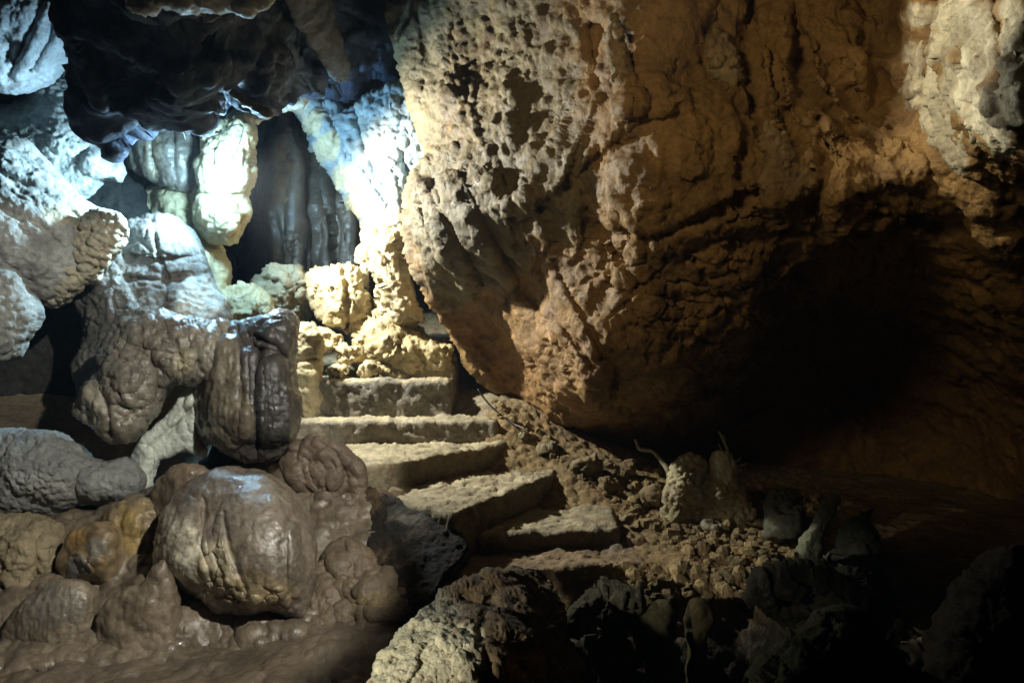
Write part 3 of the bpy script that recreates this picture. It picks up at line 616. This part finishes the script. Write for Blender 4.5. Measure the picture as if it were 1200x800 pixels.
relief('cracked_bulk', [(86, 345), (104, 312), (130, 272), (150, 256), (186, 250), (216, 262), (234, 290), (246, 330), (264, 352), (270, 385), (250, 412), (190, 420), (146, 430), (116, 450), (96, 475), (80, 440), (94, 385)], [(130, 260, 5.1), (250, 340, 4.95), (100, 460, 4.6)], M_GREY, k=.55, step=1.4, base=(.12, .112, .10),
  caps=[(170, 270, 205, 300, 34, 26, .3), (120, 330, 150, 380, 26, 20, .3), (215, 350, 250, 370, 22, 16, .3)], grooves=[([(145, 300), (180, 306), (232, 300)], 3, 6), ([(140, 325), (190, 330), (240, 322)], 3, 6), ([(178, 255), (186, 300), (196, 335)], 3, 5)],
  patches=[(235, 352, 26, (.40, .42, .40), 26), (215, 375, 24, (.36, .37, .34), 16)], noise=[('fbm', 5., .035), ('crack', 6., .010), ('fbm', 24., .008)], label='large smooth grey brown bulk with cracks, above the scroll rock', cat='boulder')  # pale patches paint in the lamplit lower right part
SCROLL = (.165, .145, .115)
relief('scroll_rock', [(122, 405), (143, 374), (174, 359), (206, 369), (242, 374), (268, 380), (272, 420), (250, 445), (228, 450), (208, 444), (192, 452), (182, 470), (173, 491), (155, 508), (130, 511), (105, 501), (90, 482), (98, 455), (116, 435)], [(110, 480, 3.95), (180, 370, 4.15), (260, 400, 4.1)], M_BROWN, k=.55, step=1.2, base=SCROLL,
  caps=[(152, 442, 152, 446, 30, 30, .45), (150, 440, 150, 442, 17, 17, .4), (165, 380, 205, 392, 24, 22, .35), (110, 460, 118, 490, 16, 15, .4), (195, 418, 205, 428, 14, 12, .6), (222, 420, 216, 440, 10, 8, .7), (240, 395, 250, 420, 18, 16, .3), (140, 490, 150, 498, 14, 12, .4)],
  grooves=[([(118, 440), (122, 465), (135, 505)], 3, 8), ([(140, 470), (152, 474), (168, 466)], 2.5, 6), ([(178, 425), (184, 450), (176, 480)], 3, 7), ([(130, 480), (146, 488), (165, 478)], 2, 5)],
  patches=[(106, 478, 16, (.26, .235, .185), 30), (215, 425, 14, (.26, .22, .15), 14)], noise=[('fbm', 5., .04), ('ridge', (10, 10, 4), .02), ('ridge', 20., .008), ('fbm', 34., .005)], label='curled grey brown flowstone resembling a snail shell, left of the hanging dark bulb', cat='flowstone')
relief('dark_bulb', [(233, 402), (254, 386), (285, 375), (312, 367), (334, 362), (346, 378), (343, 408), (341, 440), (349, 470), (346, 505), (335, 530), (310, 538), (275, 534), (250, 521), (232, 500), (226, 460), (227, 425)], [(240, 400, 4.15), (340, 380, 4.12), (280, 530, 4.05)], M_WET, k=.65, kb=1., step=1.1, base=(.082, .07, .058),
  caps=[(262, 420, 266, 500, 28, 26, .45), (296, 420, 298, 505, 13, 14, .4), (325, 440, 322, 500, 22, 24, .55), (318, 385, 330, 395, 26, 18, .4), (290, 495, 284, 515, 18, 16, .3)],
  grooves=[([(280, 385), (284, 430), (284, 480)], 3, 6), ([(305, 410), (300, 470), (302, 530)], 3.5, 12), ([(300, 395), (325, 405), (338, 432)], 3, 10)],
  patches=[(320, 450, 34, (.042, .038, .034), 110), (258, 465, 26, (.15, .125, .09), 80), (282, 490, 12, (.135, .108, .075), 26)], noise=[('fbm', 5., .03), ('ridge', (9, 9, 3), .014), ('ridge', (22, 22, 12), .004), ('fbm', 40., .003)], label='glossy dark brown hanging flowstone bulb with wet highlights beside the steps', cat='flowstone')
relief('white_tongue', [(238, 436), (242, 470), (230, 500), (240, 534), (216, 526), (200, 532), (186, 538), (180, 560), (177, 582), (160, 594), (152, 560), (157, 530), (174, 508), (196, 484), (216, 460)], 4.1, M_WHITE, k=.4, kb=.5, step=1.1, base=(.55, .57, .50), caps=[(225, 470, 228, 500, 8, 7, .7), (170, 530, 168, 575, 9, 8, .5)],
  grooves=[([(172, 522), (205, 500), (230, 470)], 2.5, 8)], patches=[(236, 510, 8, (.3, .2, .12), 24)], noise=[('fbm', 7., .02), ('ridge', 14., .008)], label='white flowstone tongue between scroll rock and dark hanging bulb', cat='flowstone')
relief('snouted_rock', [(-70, 515), (40, 503), (75, 514), (96, 534), (120, 540), (142, 535), (160, 546), (166, 566), (156, 591), (130, 599), (100, 593), (70, 602), (40, 614), (-70, 618)], 3.9, M_GREY, k=.6, step=1.2, base=(.20, .20, .19),
  caps=[(110, 565, 145, 565, 20, 18, .5), (30, 550, 60, 560, 30, 26, .3)], patches=[(60, 575, 24, (.26, .255, .23), 16)], noise=[('fbm', 5., .03), ('pop', 36., .014, {'m': [(40, 545, 60, 50)]}), ('fbm', 30., .008), ('facet', 46., .008, {'m': [(40, 545, 60, 50)]})], label='grainy grey rock with a smooth rounded snout on the left edge', cat='rock')
relief('ochre_crag', [(-70, 615), (20, 610), (60, 622), (74, 650), (72, 690), (44, 708), (20, 724), (-70, 740)], 3.6, M_PALE, k=.6, step=1.3, base=(.21, .165, .10), caps=[(20, 640, 25, 680, 18, 18, .4), (58, 640, 55, 670, 14, 14, .4)], noise=ROUGH, label='craggy ochre rock at the lower left edge', cat='rock')
relief('ochre_drape', [(122, 612), (148, 594), (180, 586), (194, 620), (180, 660), (152, 676), (130, 664)], 3.6, M_BROWN, k=.5, step=1.2, base=(.19, .14, .075), patches=[(150, 625, 16, (.26, .18, .07), 24)], caps=[(160, 605, 150, 655, 12, 10, .5)], noise=SMOOTH+[('ridge', (16, 16, 5), .008)], label='ochre flowstone drape left of the big rounded boulder', cat='flowstone')
relief('blue_tipped_knob', [(66, 642), (84, 618), (110, 606), (136, 620), (142, 650), (134, 682), (110, 692), (84, 682), (66, 664)], 3.45, M_BROWN, k=.6, step=1.1, base=(.18, .125, .065), caps=[(86, 660, 96, 672, 16, 14, .5), (115, 665, 120, 680, 14, 10, .4)],
  patches=[(86, 630, 20, (.24, .15, .06), 14), (88, 664, 14, (.14, .135, .12), 18), (112, 640, 14, (.20, .18, .14), 16)], noise=SMOOTH, label='orange knob with a blue grey tip among the left rocks', cat='rock')
relief('striped_drop', [(4, 745), (20, 710), (56, 684), (92, 680), (109, 696), (109, 732), (96, 758), (60, 770), (20, 766)], 3.2, M_BROWN, k=.6, step=1.1, base=(.17, .135, .095), noise=[('fbm', 6., .02), ('ridge', (20, 20, 4), .006), ('fbm', 40., .003)], patches=[(60, 705, 40, (.15, .13, .105), 24)],
  label='grey brown drop shaped rock low in the left corner', cat='rock')
relief('drip_fin', [(188, 655), (166, 684), (134, 696), (112, 726), (116, 768), (136, 800), (140, 830), (210, 830), (216, 780), (204, 742), (204, 700), (198, 670)], 3.14, M_BROWN, k=.3, step=1.1, base=(.15, .115, .08), noise=SMOOTH, label='curving brown drip fin in front of the big rounded boulder', cat='flowstone')
relief('brown_apron', [(140, 716), (160, 690), (190, 664), (225, 690), (300, 715), (330, 735), (300, 775), (220, 800), (165, 795), (148, 760)], [(140, 700, 3.35), (320, 730, 3.3), (200, 800, 3.1)], M_BROWN, k=.3, step=1.3, base=(.15, .115, .085), caps=[(185, 705, 190, 770, 26, 24, .4), (235, 725, 240, 760, 30, 22, .3)], grooves=[([(178, 700), (205, 740), (218, 790)], 2.5, 5)], noise=SMOOTH,
  label='smooth brown flowstone apron spreading under the big rounded boulder', cat='flowstone')
relief('round_boulder', [(179, 642), (189, 600), (215, 569), (250, 552), (290, 552), (330, 569), (356, 600), (369, 640), (366, 682), (356, 722), (335, 724), (312, 716), (285, 723), (255, 719), (235, 702), (205, 686), (184, 666)], [(180, 640, 3.35), (365, 640, 3.35), (280, 720, 3.25)], M_BROWN, k=.7, kb=.9, step=1., base=(.155, .125, .097),
  caps=[(212, 605, 220, 665, 26, 26, .3), (248, 630, 258, 680, 16, 18, .35), (302, 620, 306, 660, 52, 48, .28), (352, 620, 350, 690, 15, 13, .35), (240, 704, 242, 708, 13, 12, .45), (268, 708, 272, 712, 13, 12, .45), (300, 708, 304, 712, 12, 11, .45), (328, 700, 330, 708, 13, 11, .4), (262, 688, 266, 690, 12, 10, .4), (322, 680, 326, 684, 12, 10, .3)],
  grooves=[([(240, 585), (236, 640), (256, 700)], 2.2, 5), ([(262, 600), (266, 640), (292, 700)], 2.2, 5)],
  patches=[(205, 640, 36, (.45, .40, .31), 54), (252, 675, 24, (.30, .25, .17), 40), (300, 690, 46, (.26, .20, .115), 24)], noise=[('fbm', 5., .02), ('crack', 13., .009, {'m': [(280, 705, 70, 20), (250, 660, 14, 40)]}), ('ridge', (6, 6, 3), .006), ('fbm', 16., .004), ('fbm', 50., .002)],
  label='big rounded flowstone boulder with cracked lobes at the lower left', cat='boulder')
relief('brown_shoulder', [(172, 604), (184, 562), (214, 545), (242, 554), (250, 580), (225, 610), (196, 640), (176, 650)], 3.6, M_BROWN, k=.5, step=1.2, base=(.15, .11, .075), noise=SMOOTH, label='brown lump tucked behind the top of the big rounded boulder', cat='rock')
relief('flowstone_bank', [(-90, 612), (0, 610), (60, 606), (120, 596), (170, 580), (215, 570), (270, 580), (320, 574), (350, 556), (400, 545), (436, 590), (470, 660), (486, 722), (430, 740), (330, 752), (200, 790), (90, 780), (-90, 790)],
  [(0, 620, 3.8), (200, 570, 3.85), (380, 560, 3.95), (470, 700, 3.4), (250, 735, 3.25), (0, 750, 3.2)], M_BROWN, k=.25, kb=1., step=1.6, hmax=50, base=(.13, .10, .072), caps=[(300, 740, 340, 745, 24, 20, .3), (180, 690, 190, 740, 24, 24, .3)],
  noise=SMOOTH+[('pop', 12., .02)], label='brown flowstone bank filling the gaps between the lower left boulders', cat='flowstone')
relief('bulb_shade_block', [(250, 400), (270, 388), (320, 380), (336, 400), (334, 470), (338, 540), (345, 580), (210, 590), (246, 530), (250, 470), (246, 430)], 4.4, M_SHADE, k=.3, kb=.8, step=1.8, base=(.02, .017, .014), noise=SMOOTH, label='added near-black rock blocking the lamp and standing for shade behind the hanging bulb', cat='rock')  # added mass blocks lamp light; near-black colour paints the gap's shade
relief('clay_hump', [(318, 570), (335, 532), (365, 512), (402, 528), (424, 560), (420, 605), (395, 630), (360, 625), (340, 600)], 3.85, M_MUD, k=.3, step=1.3, base=(.12, .085, .06), caps=[(380, 545, 385, 555, 18, 18, .4), (350, 550, 352, 560, 14, 14, .4)], hmax=30, noise=SMOOTH+[('pop', 14., .02)], label='brown clay hump between the rounded boulder and the steps', cat='rock')
relief('clay_lump', [(352, 704), (372, 660), (398, 634), (430, 648), (462, 678), (488, 716), (500, 735), (440, 742), (380, 744)], [(400, 640, 3.5), (370, 730, 3.25), (480, 730, 3.2)], M_MUD, k=.22, step=1.2, hmax=30, base=(.13, .095, .062), caps=[(420, 690, 455, 704, 16, 12, .4), (395, 655, 402, 668, 14, 12, .4), (440, 716, 466, 720, 10, 8, .4), (385, 715, 400, 720, 12, 10, .3)], patches=[(440, 705, 26, (.20, .15, .08), 12)], noise=SMOOTH+[('pop', 14., .02)], label='shiny brown clay lump at the right of the rounded boulder', cat='rock')

# ------------------------------------------------------------------ the stairway
def G(px, py, z):
    d = -z*F/(py-400.); return P(px, py, d)
stair = empty('stone_stairway', tuple(P(560, 600, 4.2)*np.array([1, 1, 0])+np.array([0, 0, EYE-1.1])))
tag(stair, 'winding flight of worn earthy stone steps climbing from the rubble to the back', 'stairway')
EC = (.21, .17, .105); GC = (.22, .20, .165)
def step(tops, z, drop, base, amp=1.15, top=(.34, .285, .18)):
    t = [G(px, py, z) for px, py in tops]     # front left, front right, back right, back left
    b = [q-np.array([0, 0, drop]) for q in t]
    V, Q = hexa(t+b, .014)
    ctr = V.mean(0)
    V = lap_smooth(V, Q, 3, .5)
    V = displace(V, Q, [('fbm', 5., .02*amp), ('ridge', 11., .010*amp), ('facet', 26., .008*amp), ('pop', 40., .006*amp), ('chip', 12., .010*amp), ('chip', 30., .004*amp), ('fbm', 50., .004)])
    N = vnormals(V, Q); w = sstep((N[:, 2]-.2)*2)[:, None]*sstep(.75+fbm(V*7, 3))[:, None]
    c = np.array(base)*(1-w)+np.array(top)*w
    return mesh_obj('step', V, Q, M_STEP, stair, c)
step([(446, 446), (520, 446), (536, 437), (446, 437)], -.24, .0, EC) if False else None
def step3(front, d0, zt, zb, back, base, top=(.30, .235, .12), amp=1.):
    """front = (px_left, px_right); the block runs back by `back` metres"""
    pass
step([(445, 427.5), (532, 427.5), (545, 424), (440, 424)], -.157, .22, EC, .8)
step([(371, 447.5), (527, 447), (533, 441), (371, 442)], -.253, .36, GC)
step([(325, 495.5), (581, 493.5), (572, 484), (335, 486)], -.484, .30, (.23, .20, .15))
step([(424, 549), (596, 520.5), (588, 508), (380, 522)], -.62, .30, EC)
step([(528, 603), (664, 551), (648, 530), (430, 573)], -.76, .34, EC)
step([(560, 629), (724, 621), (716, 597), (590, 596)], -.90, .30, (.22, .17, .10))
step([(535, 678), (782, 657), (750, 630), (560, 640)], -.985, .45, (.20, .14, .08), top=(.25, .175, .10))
relief('shadow_mound', [(380, 590), (410, 572), (445, 574), (480, 592), (512, 605), (546, 632), (540, 655), (520, 676), (500, 712), (470, 735), (430, 712), (396, 660)], [(400, 600, 3.85), (420, 572, 3.85), (470, 590, 3.74), (530, 612, 3.52), (570, 636, 3.4), (480, 720, 3.2), (440, 660, 3.45)], M_EARTH, k=.14, kb=1., step=1.3, hmax=30, base=(.014, .011, .008),  # added mound, its near-black colour paints a soft shadow over the low ground
  patches=[(484, 608, 20, (.07, .06, .045), 8)], noise=[('fbm', 4., .035), ('fbm', 14., .012), ('fbm', 34., .006)], label='near-black mound added as the soft shadow over the left ends of the lower steps', cat='shadow mound')  # paler patch paints a faintly lit spot within that shadow
blob(P(459, 583, 3.9), (.14, .11, .10), .4, M_EARTH, 'step_stone', (.20, .16, .10), [('fbm', 9., .02), ('facet', 16., .02), ('fbm', 50., .005)], 18, 'single brown stone lying on the left end of the fifth step', 'stone')

# cable along the foot of the overhang
V, Q = tube(spline([P(560, 456, 5.02), P(572, 472, 4.98), P(588, 487, 4.92), P(603, 497, 4.86), P(615, 502, 4.8)], 40), [.006, .006], 8)
tag(mesh_obj('black_cable', V, Q, M_CABLE), 'black cable running down beside the steps at the foot of the overhang', 'cable')

# ------------------------------------------------------------------ rubble slope
def rubble():
    Vs = []; Qs = []; n0 = 0; Cs = []
    base, q0 = hexa([(-1, -1, 1), (1, -1, 1), (1, 1, 1), (-1, 1, 1), (-1, -1, -1), (1, -1, -1), (1, 1, -1), (-1, 1, -1)], .67)
    base = base/np.linalg.norm(base, axis=1)[:, None]**.75
    rng = np.random.default_rng(11)
    dg = bpy.context.evaluated_depsgraph_get(); fl = bpy.data.objects['cave_floor']
    from mathutils.bvhtree import BVHTree
    T = BVHTree.FromObject(fl, dg); off = fl.location
    n = 0
    while n < 3600:
        px = rng.uniform(575, 960); py = rng.uniform(470, 700)
        line = 470+(px-575)*.75 if px < 690 else 550
        if py < line-8: continue
        if px < 560+ (py-470)*1.35 and py < 660: continue
        o = Vector(P(600, 400, .01))-off; dr = Vector(P(px, py, 1.)-P(600, 400, 0.01)).normalized()
        h = T.ray_cast(o, dr)
        if h[0] is None: continue
        p = np.array(h[0]+off)
        if p[1] > 5.2 or p[1] < 3.0: continue
        n += 1
        s = .003+.034*rng.random()**7.5
        v = base*(np.array([1.05, .9, .85])*(.75+.5*rng.random(3)))*s*(1+.13*rng.normal(size=(len(base), 1)).clip(-1.5, 1.5))
        a = rng.uniform(0, 6.28); r_ = np.array([[math.cos(a), -math.sin(a), 0], [math.sin(a), math.cos(a), 0], [0, 0, 1]])
        b = rng.uniform(-.6, .6); r2 = np.array([[1, 0, 0], [0, math.cos(b), -math.sin(b)], [0, math.sin(b), math.cos(b)]])
        v = v@r_@r2+p+np.array([0, 0, s*.25])
        Vs.append(v); Qs.append(q0+n0); n0 += len(v)
        g = rng.random(); Cs.append(np.tile(np.array([.22, .16, .075])*(.6+.8*g)+np.array([.03, .02, .01])*(rng.random() > .7), (len(v), 1)))
    o = mesh_obj('rubble', np.concatenate(Vs), np.concatenate(Qs), M_EARTH, None, np.concatenate(Cs))
    for p in o.data.polygons: p.use_smooth = False
    tag(o, 'small broken stones and crumbs of earth scattered over the slope right of the steps', 'rubble', None, 'stuff')
rubble()
for i, (px, py, d, s, c, lab) in enumerate([(795, 603, 4.15, (.10, .09, .12), (.36, .31, .17), 'yellow upright stone in front of the two stumps'),
     (838, 617, 4.0, (.11, .09, .05), (.23, .205, .15), 'flat grey stone below the white topped stump'), (765, 578, 4.3, (.15, .10, .08), (.25, .19, .10), 'long slanting brown stone in the middle of the rubble'),
     (688, 548, 4.55, (.16, .12, .12), (.25, .19, .11), 'brown clod at the right end of the fifth step'), (712, 566, 4.45, (.10, .10, .08), (.23, .17, .09), 'lumpy brown stone a little right of the clod by the fifth step'),
     (735, 548, 4.6, (.12, .1, .07), (.22, .16, .085), 'dull brown stone at the dark rear edge of the rubble'), (640, 525, 4.75, (.09, .08, .06), (.27, .22, .13), 'tan stone beside the right end of the fourth step'),
     (612, 512, 4.82, (.07, .06, .05), (.32, .28, .17), 'pale stone where the black cable ends'), (735, 605, 4.1, (.09, .07, .05), (.28, .21, .11), 'tan stone beside the right end of the sixth step'),
     (870, 632, 3.85, (.08, .07, .04), (.23, .14, .07), 'reddish stone on the bare earth below the white topped stump'), (745, 634, 3.8, (.10, .08, .045), (.26, .18, .09), 'low brown stone at the right end of the lowest step')]):
    blob(P(px, py, d), s, i*.9, M_EARTH, 'rubble_stone', c, [('fbm', 9., .016), ('chip', 12., .03), ('fbm', 50., .004)], 16, lab, 'stone', 'larger stones on the rubble slope')
relief('white_topped_stump', [(820, 615), (830, 575), (832, 542), (845, 527), (858, 535), (866, 556), (874, 580), (890, 606), (896, 622), (850, 625)], 4.15, M_PALE, k=.6, step=1., base=(.28, .22, .12), patches=[(849, 548, 12, (.46, .46, .38), 20)], noise=[('fbm', 8., .025), ('pop', 36., .016, {'m': [(855, 595, 40, 32)]}), ('fbm', 34., .008)],
  label='pointed stalagmite stump with a smooth whitish top on the rubble', cat='stalagmite')
relief('lumpy_stump', [(778, 604), (784, 556), (798, 538), (815, 531), (827, 545), (834, 585), (834, 614), (795, 612)], 4.2, M_PALE, k=.6, step=1., base=(.30, .24, .14), patches=[(792, 556, 10, (.42, .36, .2), 16), (818, 560, 10, (.26, .25, .2), 24)], noise=[('fbm', 8., .025), ('pop', 34., .02), ('fbm', 34., .008)],
  label='lumpy tan stalagmite stump left of the white topped one', cat='stalagmite')
V, Q = tube(spline([P(744, 514, 4.4), P(750, 526, 4.38), P(762, 528, 4.36), P(772, 536, 4.3), P(781, 548, 4.25), P(786, 560, 4.22)], 40), [.006, .012, .008, .014, .018], 8)
V = V+.006*np.stack([fbm(V*30, 3), fbm(V*30+9, 3), fbm(V*30+19, 3)], 1)
tag(mesh_obj('pale_root', V, Q, M_TWIG, None, np.tile((.26, .23, .15), (len(V), 1))), 'crooked pale root sticking up left of the lumpy stump', 'root')
vs = []; qs = []; n0 = 0
for pts, r in [([(842, 505), (851, 525), (856, 545), (870, 552)], (.004, .010, .012)), ([(848, 510), (853, 530), (862, 540), (868, 536)], (.003, .006, .004)), ([(842, 520), (850, 535), (858, 548)], (.003, .006)), ([(858, 545), (868, 545), (877, 541)], (.006, .003))]:
    V, Q = tube(spline([P(a, b, 4.12) for a, b in pts], 24), r, 8); vs.append(V); qs.append(Q+n0); n0 += len(V)
V = np.concatenate(vs); V = V+.006*np.stack([fbm(V*30, 3), fbm(V*30+9, 3), fbm(V*30+19, 3)], 1)
tag(mesh_obj('tangled_root', V, np.concatenate(qs), M_TWIG, None, np.tile((.16, .135, .08), (len(V), 1))), 'frayed dry root leaning on the white topped stump', 'root')

# ------------------------------------------------------------------ foreground centre and dark right
relief('lit_boulder', [(430, 840), (440, 805), (452, 768), (478, 738), (505, 708), (530, 690), (570, 673), (622, 664), (652, 690), (664, 740), (676, 850)], [(440, 800, 2.4), (520, 700, 2.75), (640, 672, 3.15), (640, 840, 2.55), (560, 760, 2.5)], M_EARTH, k=.35, step=1.2, jit=3, base=(.10, .07, .036),
  patches=[(495, 775, 60, (.46, .42, .28), 74), (520, 712, 26, (.22, .20, .14), 16), (615, 790, 36, (.30, .15, .05), 26)], caps=[(560, 705, 600, 720, 34, 34, .15), (610, 780, 620, 800, 36, 36, .2)], grooves=[([(580, 690), (560, 740), (575, 800)], 5, 10)],  # pale left patches paint in the lit face; the orange is its own
  noise=[('fbm', 3., .06), ('chip', 7., .025), ('chip', 18., .008), ('pop', 46., .006, {'m': [(490, 765, 70, 80)]}), ('facet', 30., .006), ('fbm', 40., .006)], label='craggy boulder in the foreground, its left face painted pale as if brightly lit', cat='boulder')
DG = (.05, .045, .025)  # near-black colours below put the shade of the pit into its rocks
relief('pit_boulder', [(664, 722), (682, 700), (712, 690), (744, 700), (748, 724), (735, 745), (738, 790), (700, 800), (684, 760)], 3.15, M_SHADE, k=.5, step=1.4, base=(.05, .045, .03), caps=[(690, 708, 735, 706, 18, 14, .4), (715, 750, 720, 770, 26, 22, .3)], noise=CRAG, label='dim grey boulder in the pit right of the lit foreground boulder', cat='boulder')
relief('smooth_stalagmite', [(746, 745), (754, 716), (774, 703), (792, 714), (797, 745), (794, 800), (800, 870), (744, 870), (750, 800)], 3.12, M_SHADE, k=.8, kb=.8, step=1.1, base=(.045, .04, .022), noise=SMOOTH, label='smooth dim stalagmite column below the lowest step', cat='stalagmite')
relief('narrow_stalagmite', [(801, 740), (808, 710), (820, 704), (831, 717), (829, 760), (834, 870), (798, 870), (800, 800)], 3.16, M_SHADE, k=.8, kb=.8, step=1.1, base=(.05, .04, .02), noise=SMOOTH, label='narrower ochre stalagmite column just right of the smooth one', cat='stalagmite')
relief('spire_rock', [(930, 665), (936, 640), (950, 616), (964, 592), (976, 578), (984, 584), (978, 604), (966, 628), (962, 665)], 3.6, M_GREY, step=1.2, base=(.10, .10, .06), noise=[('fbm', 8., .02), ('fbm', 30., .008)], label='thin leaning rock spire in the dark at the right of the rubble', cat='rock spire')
relief('shadowed_rock', [(982, 670), (990, 620), (1002, 598), (1018, 594), (1030, 620), (1030, 660), (1010, 680)], 3.6, M_SHADE, step=1.4, base=(.05, .05, .035), noise=CRAG, label='dark blocky rock standing right of the leaning spire', cat='rock')
relief('dark_bank', [(880, 680), (960, 662), (1040, 690), (1070, 730), (1040, 760), (960, 760), (900, 730)], 3.2, M_SHADE, k=.4, step=1.6, base=(.012, .011, .007), noise=CRAG, label='dim broken bank of rock above the greenish boulder', cat='rock')
relief('greenish_boulder', [(880, 850), (900, 790), (935, 748), (975, 726), (1022, 734), (1056, 758), (1066, 800), (1075, 860)], 2.6, M_SHADE, k=.6, step=1.4, base=(.014, .013, .007), caps=[(960, 770, 980, 790, 34, 34, .3), (1020, 770, 1030, 790, 26, 26, .3)], noise=CRAG, label='dim greenish boulder at the bottom right', cat='boulder')
relief('unlit_boulder', [(1090, 860), (1110, 760), (1150, 690), (1200, 660), (1300, 680), (1320, 860)], 2.6, M_SHADE, k=.5, step=2., base=(.008, .006, .004), noise=CRAG, label='reddish boulder painted almost black as in shade in the bottom right corner', cat='boulder')
relief('heel_rock', [(905, 600), (915, 575), (930, 582), (936, 610), (928, 635), (908, 630)], 3.9, M_GREY, step=1.3, base=(.09, .085, .055), noise=CRAG, label='small dim rock between the stumps and the leaning spire', cat='rock')

# ------------------------------------------------------------------ light
def spot(name, loc, target, power, size_deg, blend, rgb, rad=.04):
    l = bpy.data.lights.new(name, 'SPOT'); l.energy = power; l.spot_size = R(size_deg); l.spot_blend = blend; l.color = rgb; l.shadow_soft_size = rad
    o = bpy.data.objects.new(name, l); COL.objects.link(o); o.location = loc
    o.rotation_euler = (Vector(target)-Vector(loc)).to_track_quat('-Z', 'Y').to_euler(); return o
exec_lights()
if HAZE:
    V, Q = hexa([(-8, -6.5, 7), (8, -6.5, 7), (8, 10, 7), (-8, 10, 7), (-8, -6.5, -4), (8, -6.5, -4), (8, 10, -4), (-8, 10, -4)], 20.)
    m = bpy.data.materials.new('cave air'); m.use_nodes = True; nt = m.node_tree; nt.nodes.clear()
    v = nt.nodes.new('ShaderNodeVolumePrincipled'); v.inputs['Color'].default_value = (.72, .85, 1., 1); v.inputs['Density'].default_value = HAZE; v.inputs['Anisotropy'].default_value = .35
    out = nt.nodes.new('ShaderNodeOutputMaterial'); nt.links.new(v.outputs[0], out.inputs['Volume'])
    mesh_obj('haze', V, Q, m)['kind'] = 'stuff'

w = bpy.data.worlds.new('World'); SC.world = w; w.use_nodes = True
nt = w.node_tree; sky = nt.nodes.new('ShaderNodeTexSky'); sky.sky_type = 'NISHITA'; sky.sun_disc = False; sky.sun_elevation = R(-8)
nt.links.new(sky.outputs[0], nt.nodes['Background'].inputs[0]); nt.nodes['Background'].inputs[1].default_value = .05

cam = bpy.data.cameras.new('camera'); cam.lens = 28.; cam.sensor_width = 36.; cam.clip_start = .05; cam.clip_end = 200.
co = bpy.data.objects.new('camera', cam); COL.objects.link(co); co.location = (0, 0, EYE); co.rotation_euler = (R(90), 0, 0); SC.camera = co
SC.view_settings.view_transform = 'Standard'; SC.view_settings.look = 'None'; SC.view_settings.gamma = 1; SC.view_settings.exposure = EXPO
SC.view_settings.use_curve_mapping = False
SC.cycles.use_denoising = True
try:
    SC.cycles.denoiser = 'OPENIMAGEDENOISE'; SC.cycles.denoising_input_passes = 'RGB_ALBEDO_NORMAL'
except Exception: pass
SC.cycles.max_bounces = 6; SC.cycles.diffuse_bounces = 4; SC.cycles.sample_clamp_indirect = 4.
for o in bpy.data.objects:
    if '_o' in o: del o['_o']
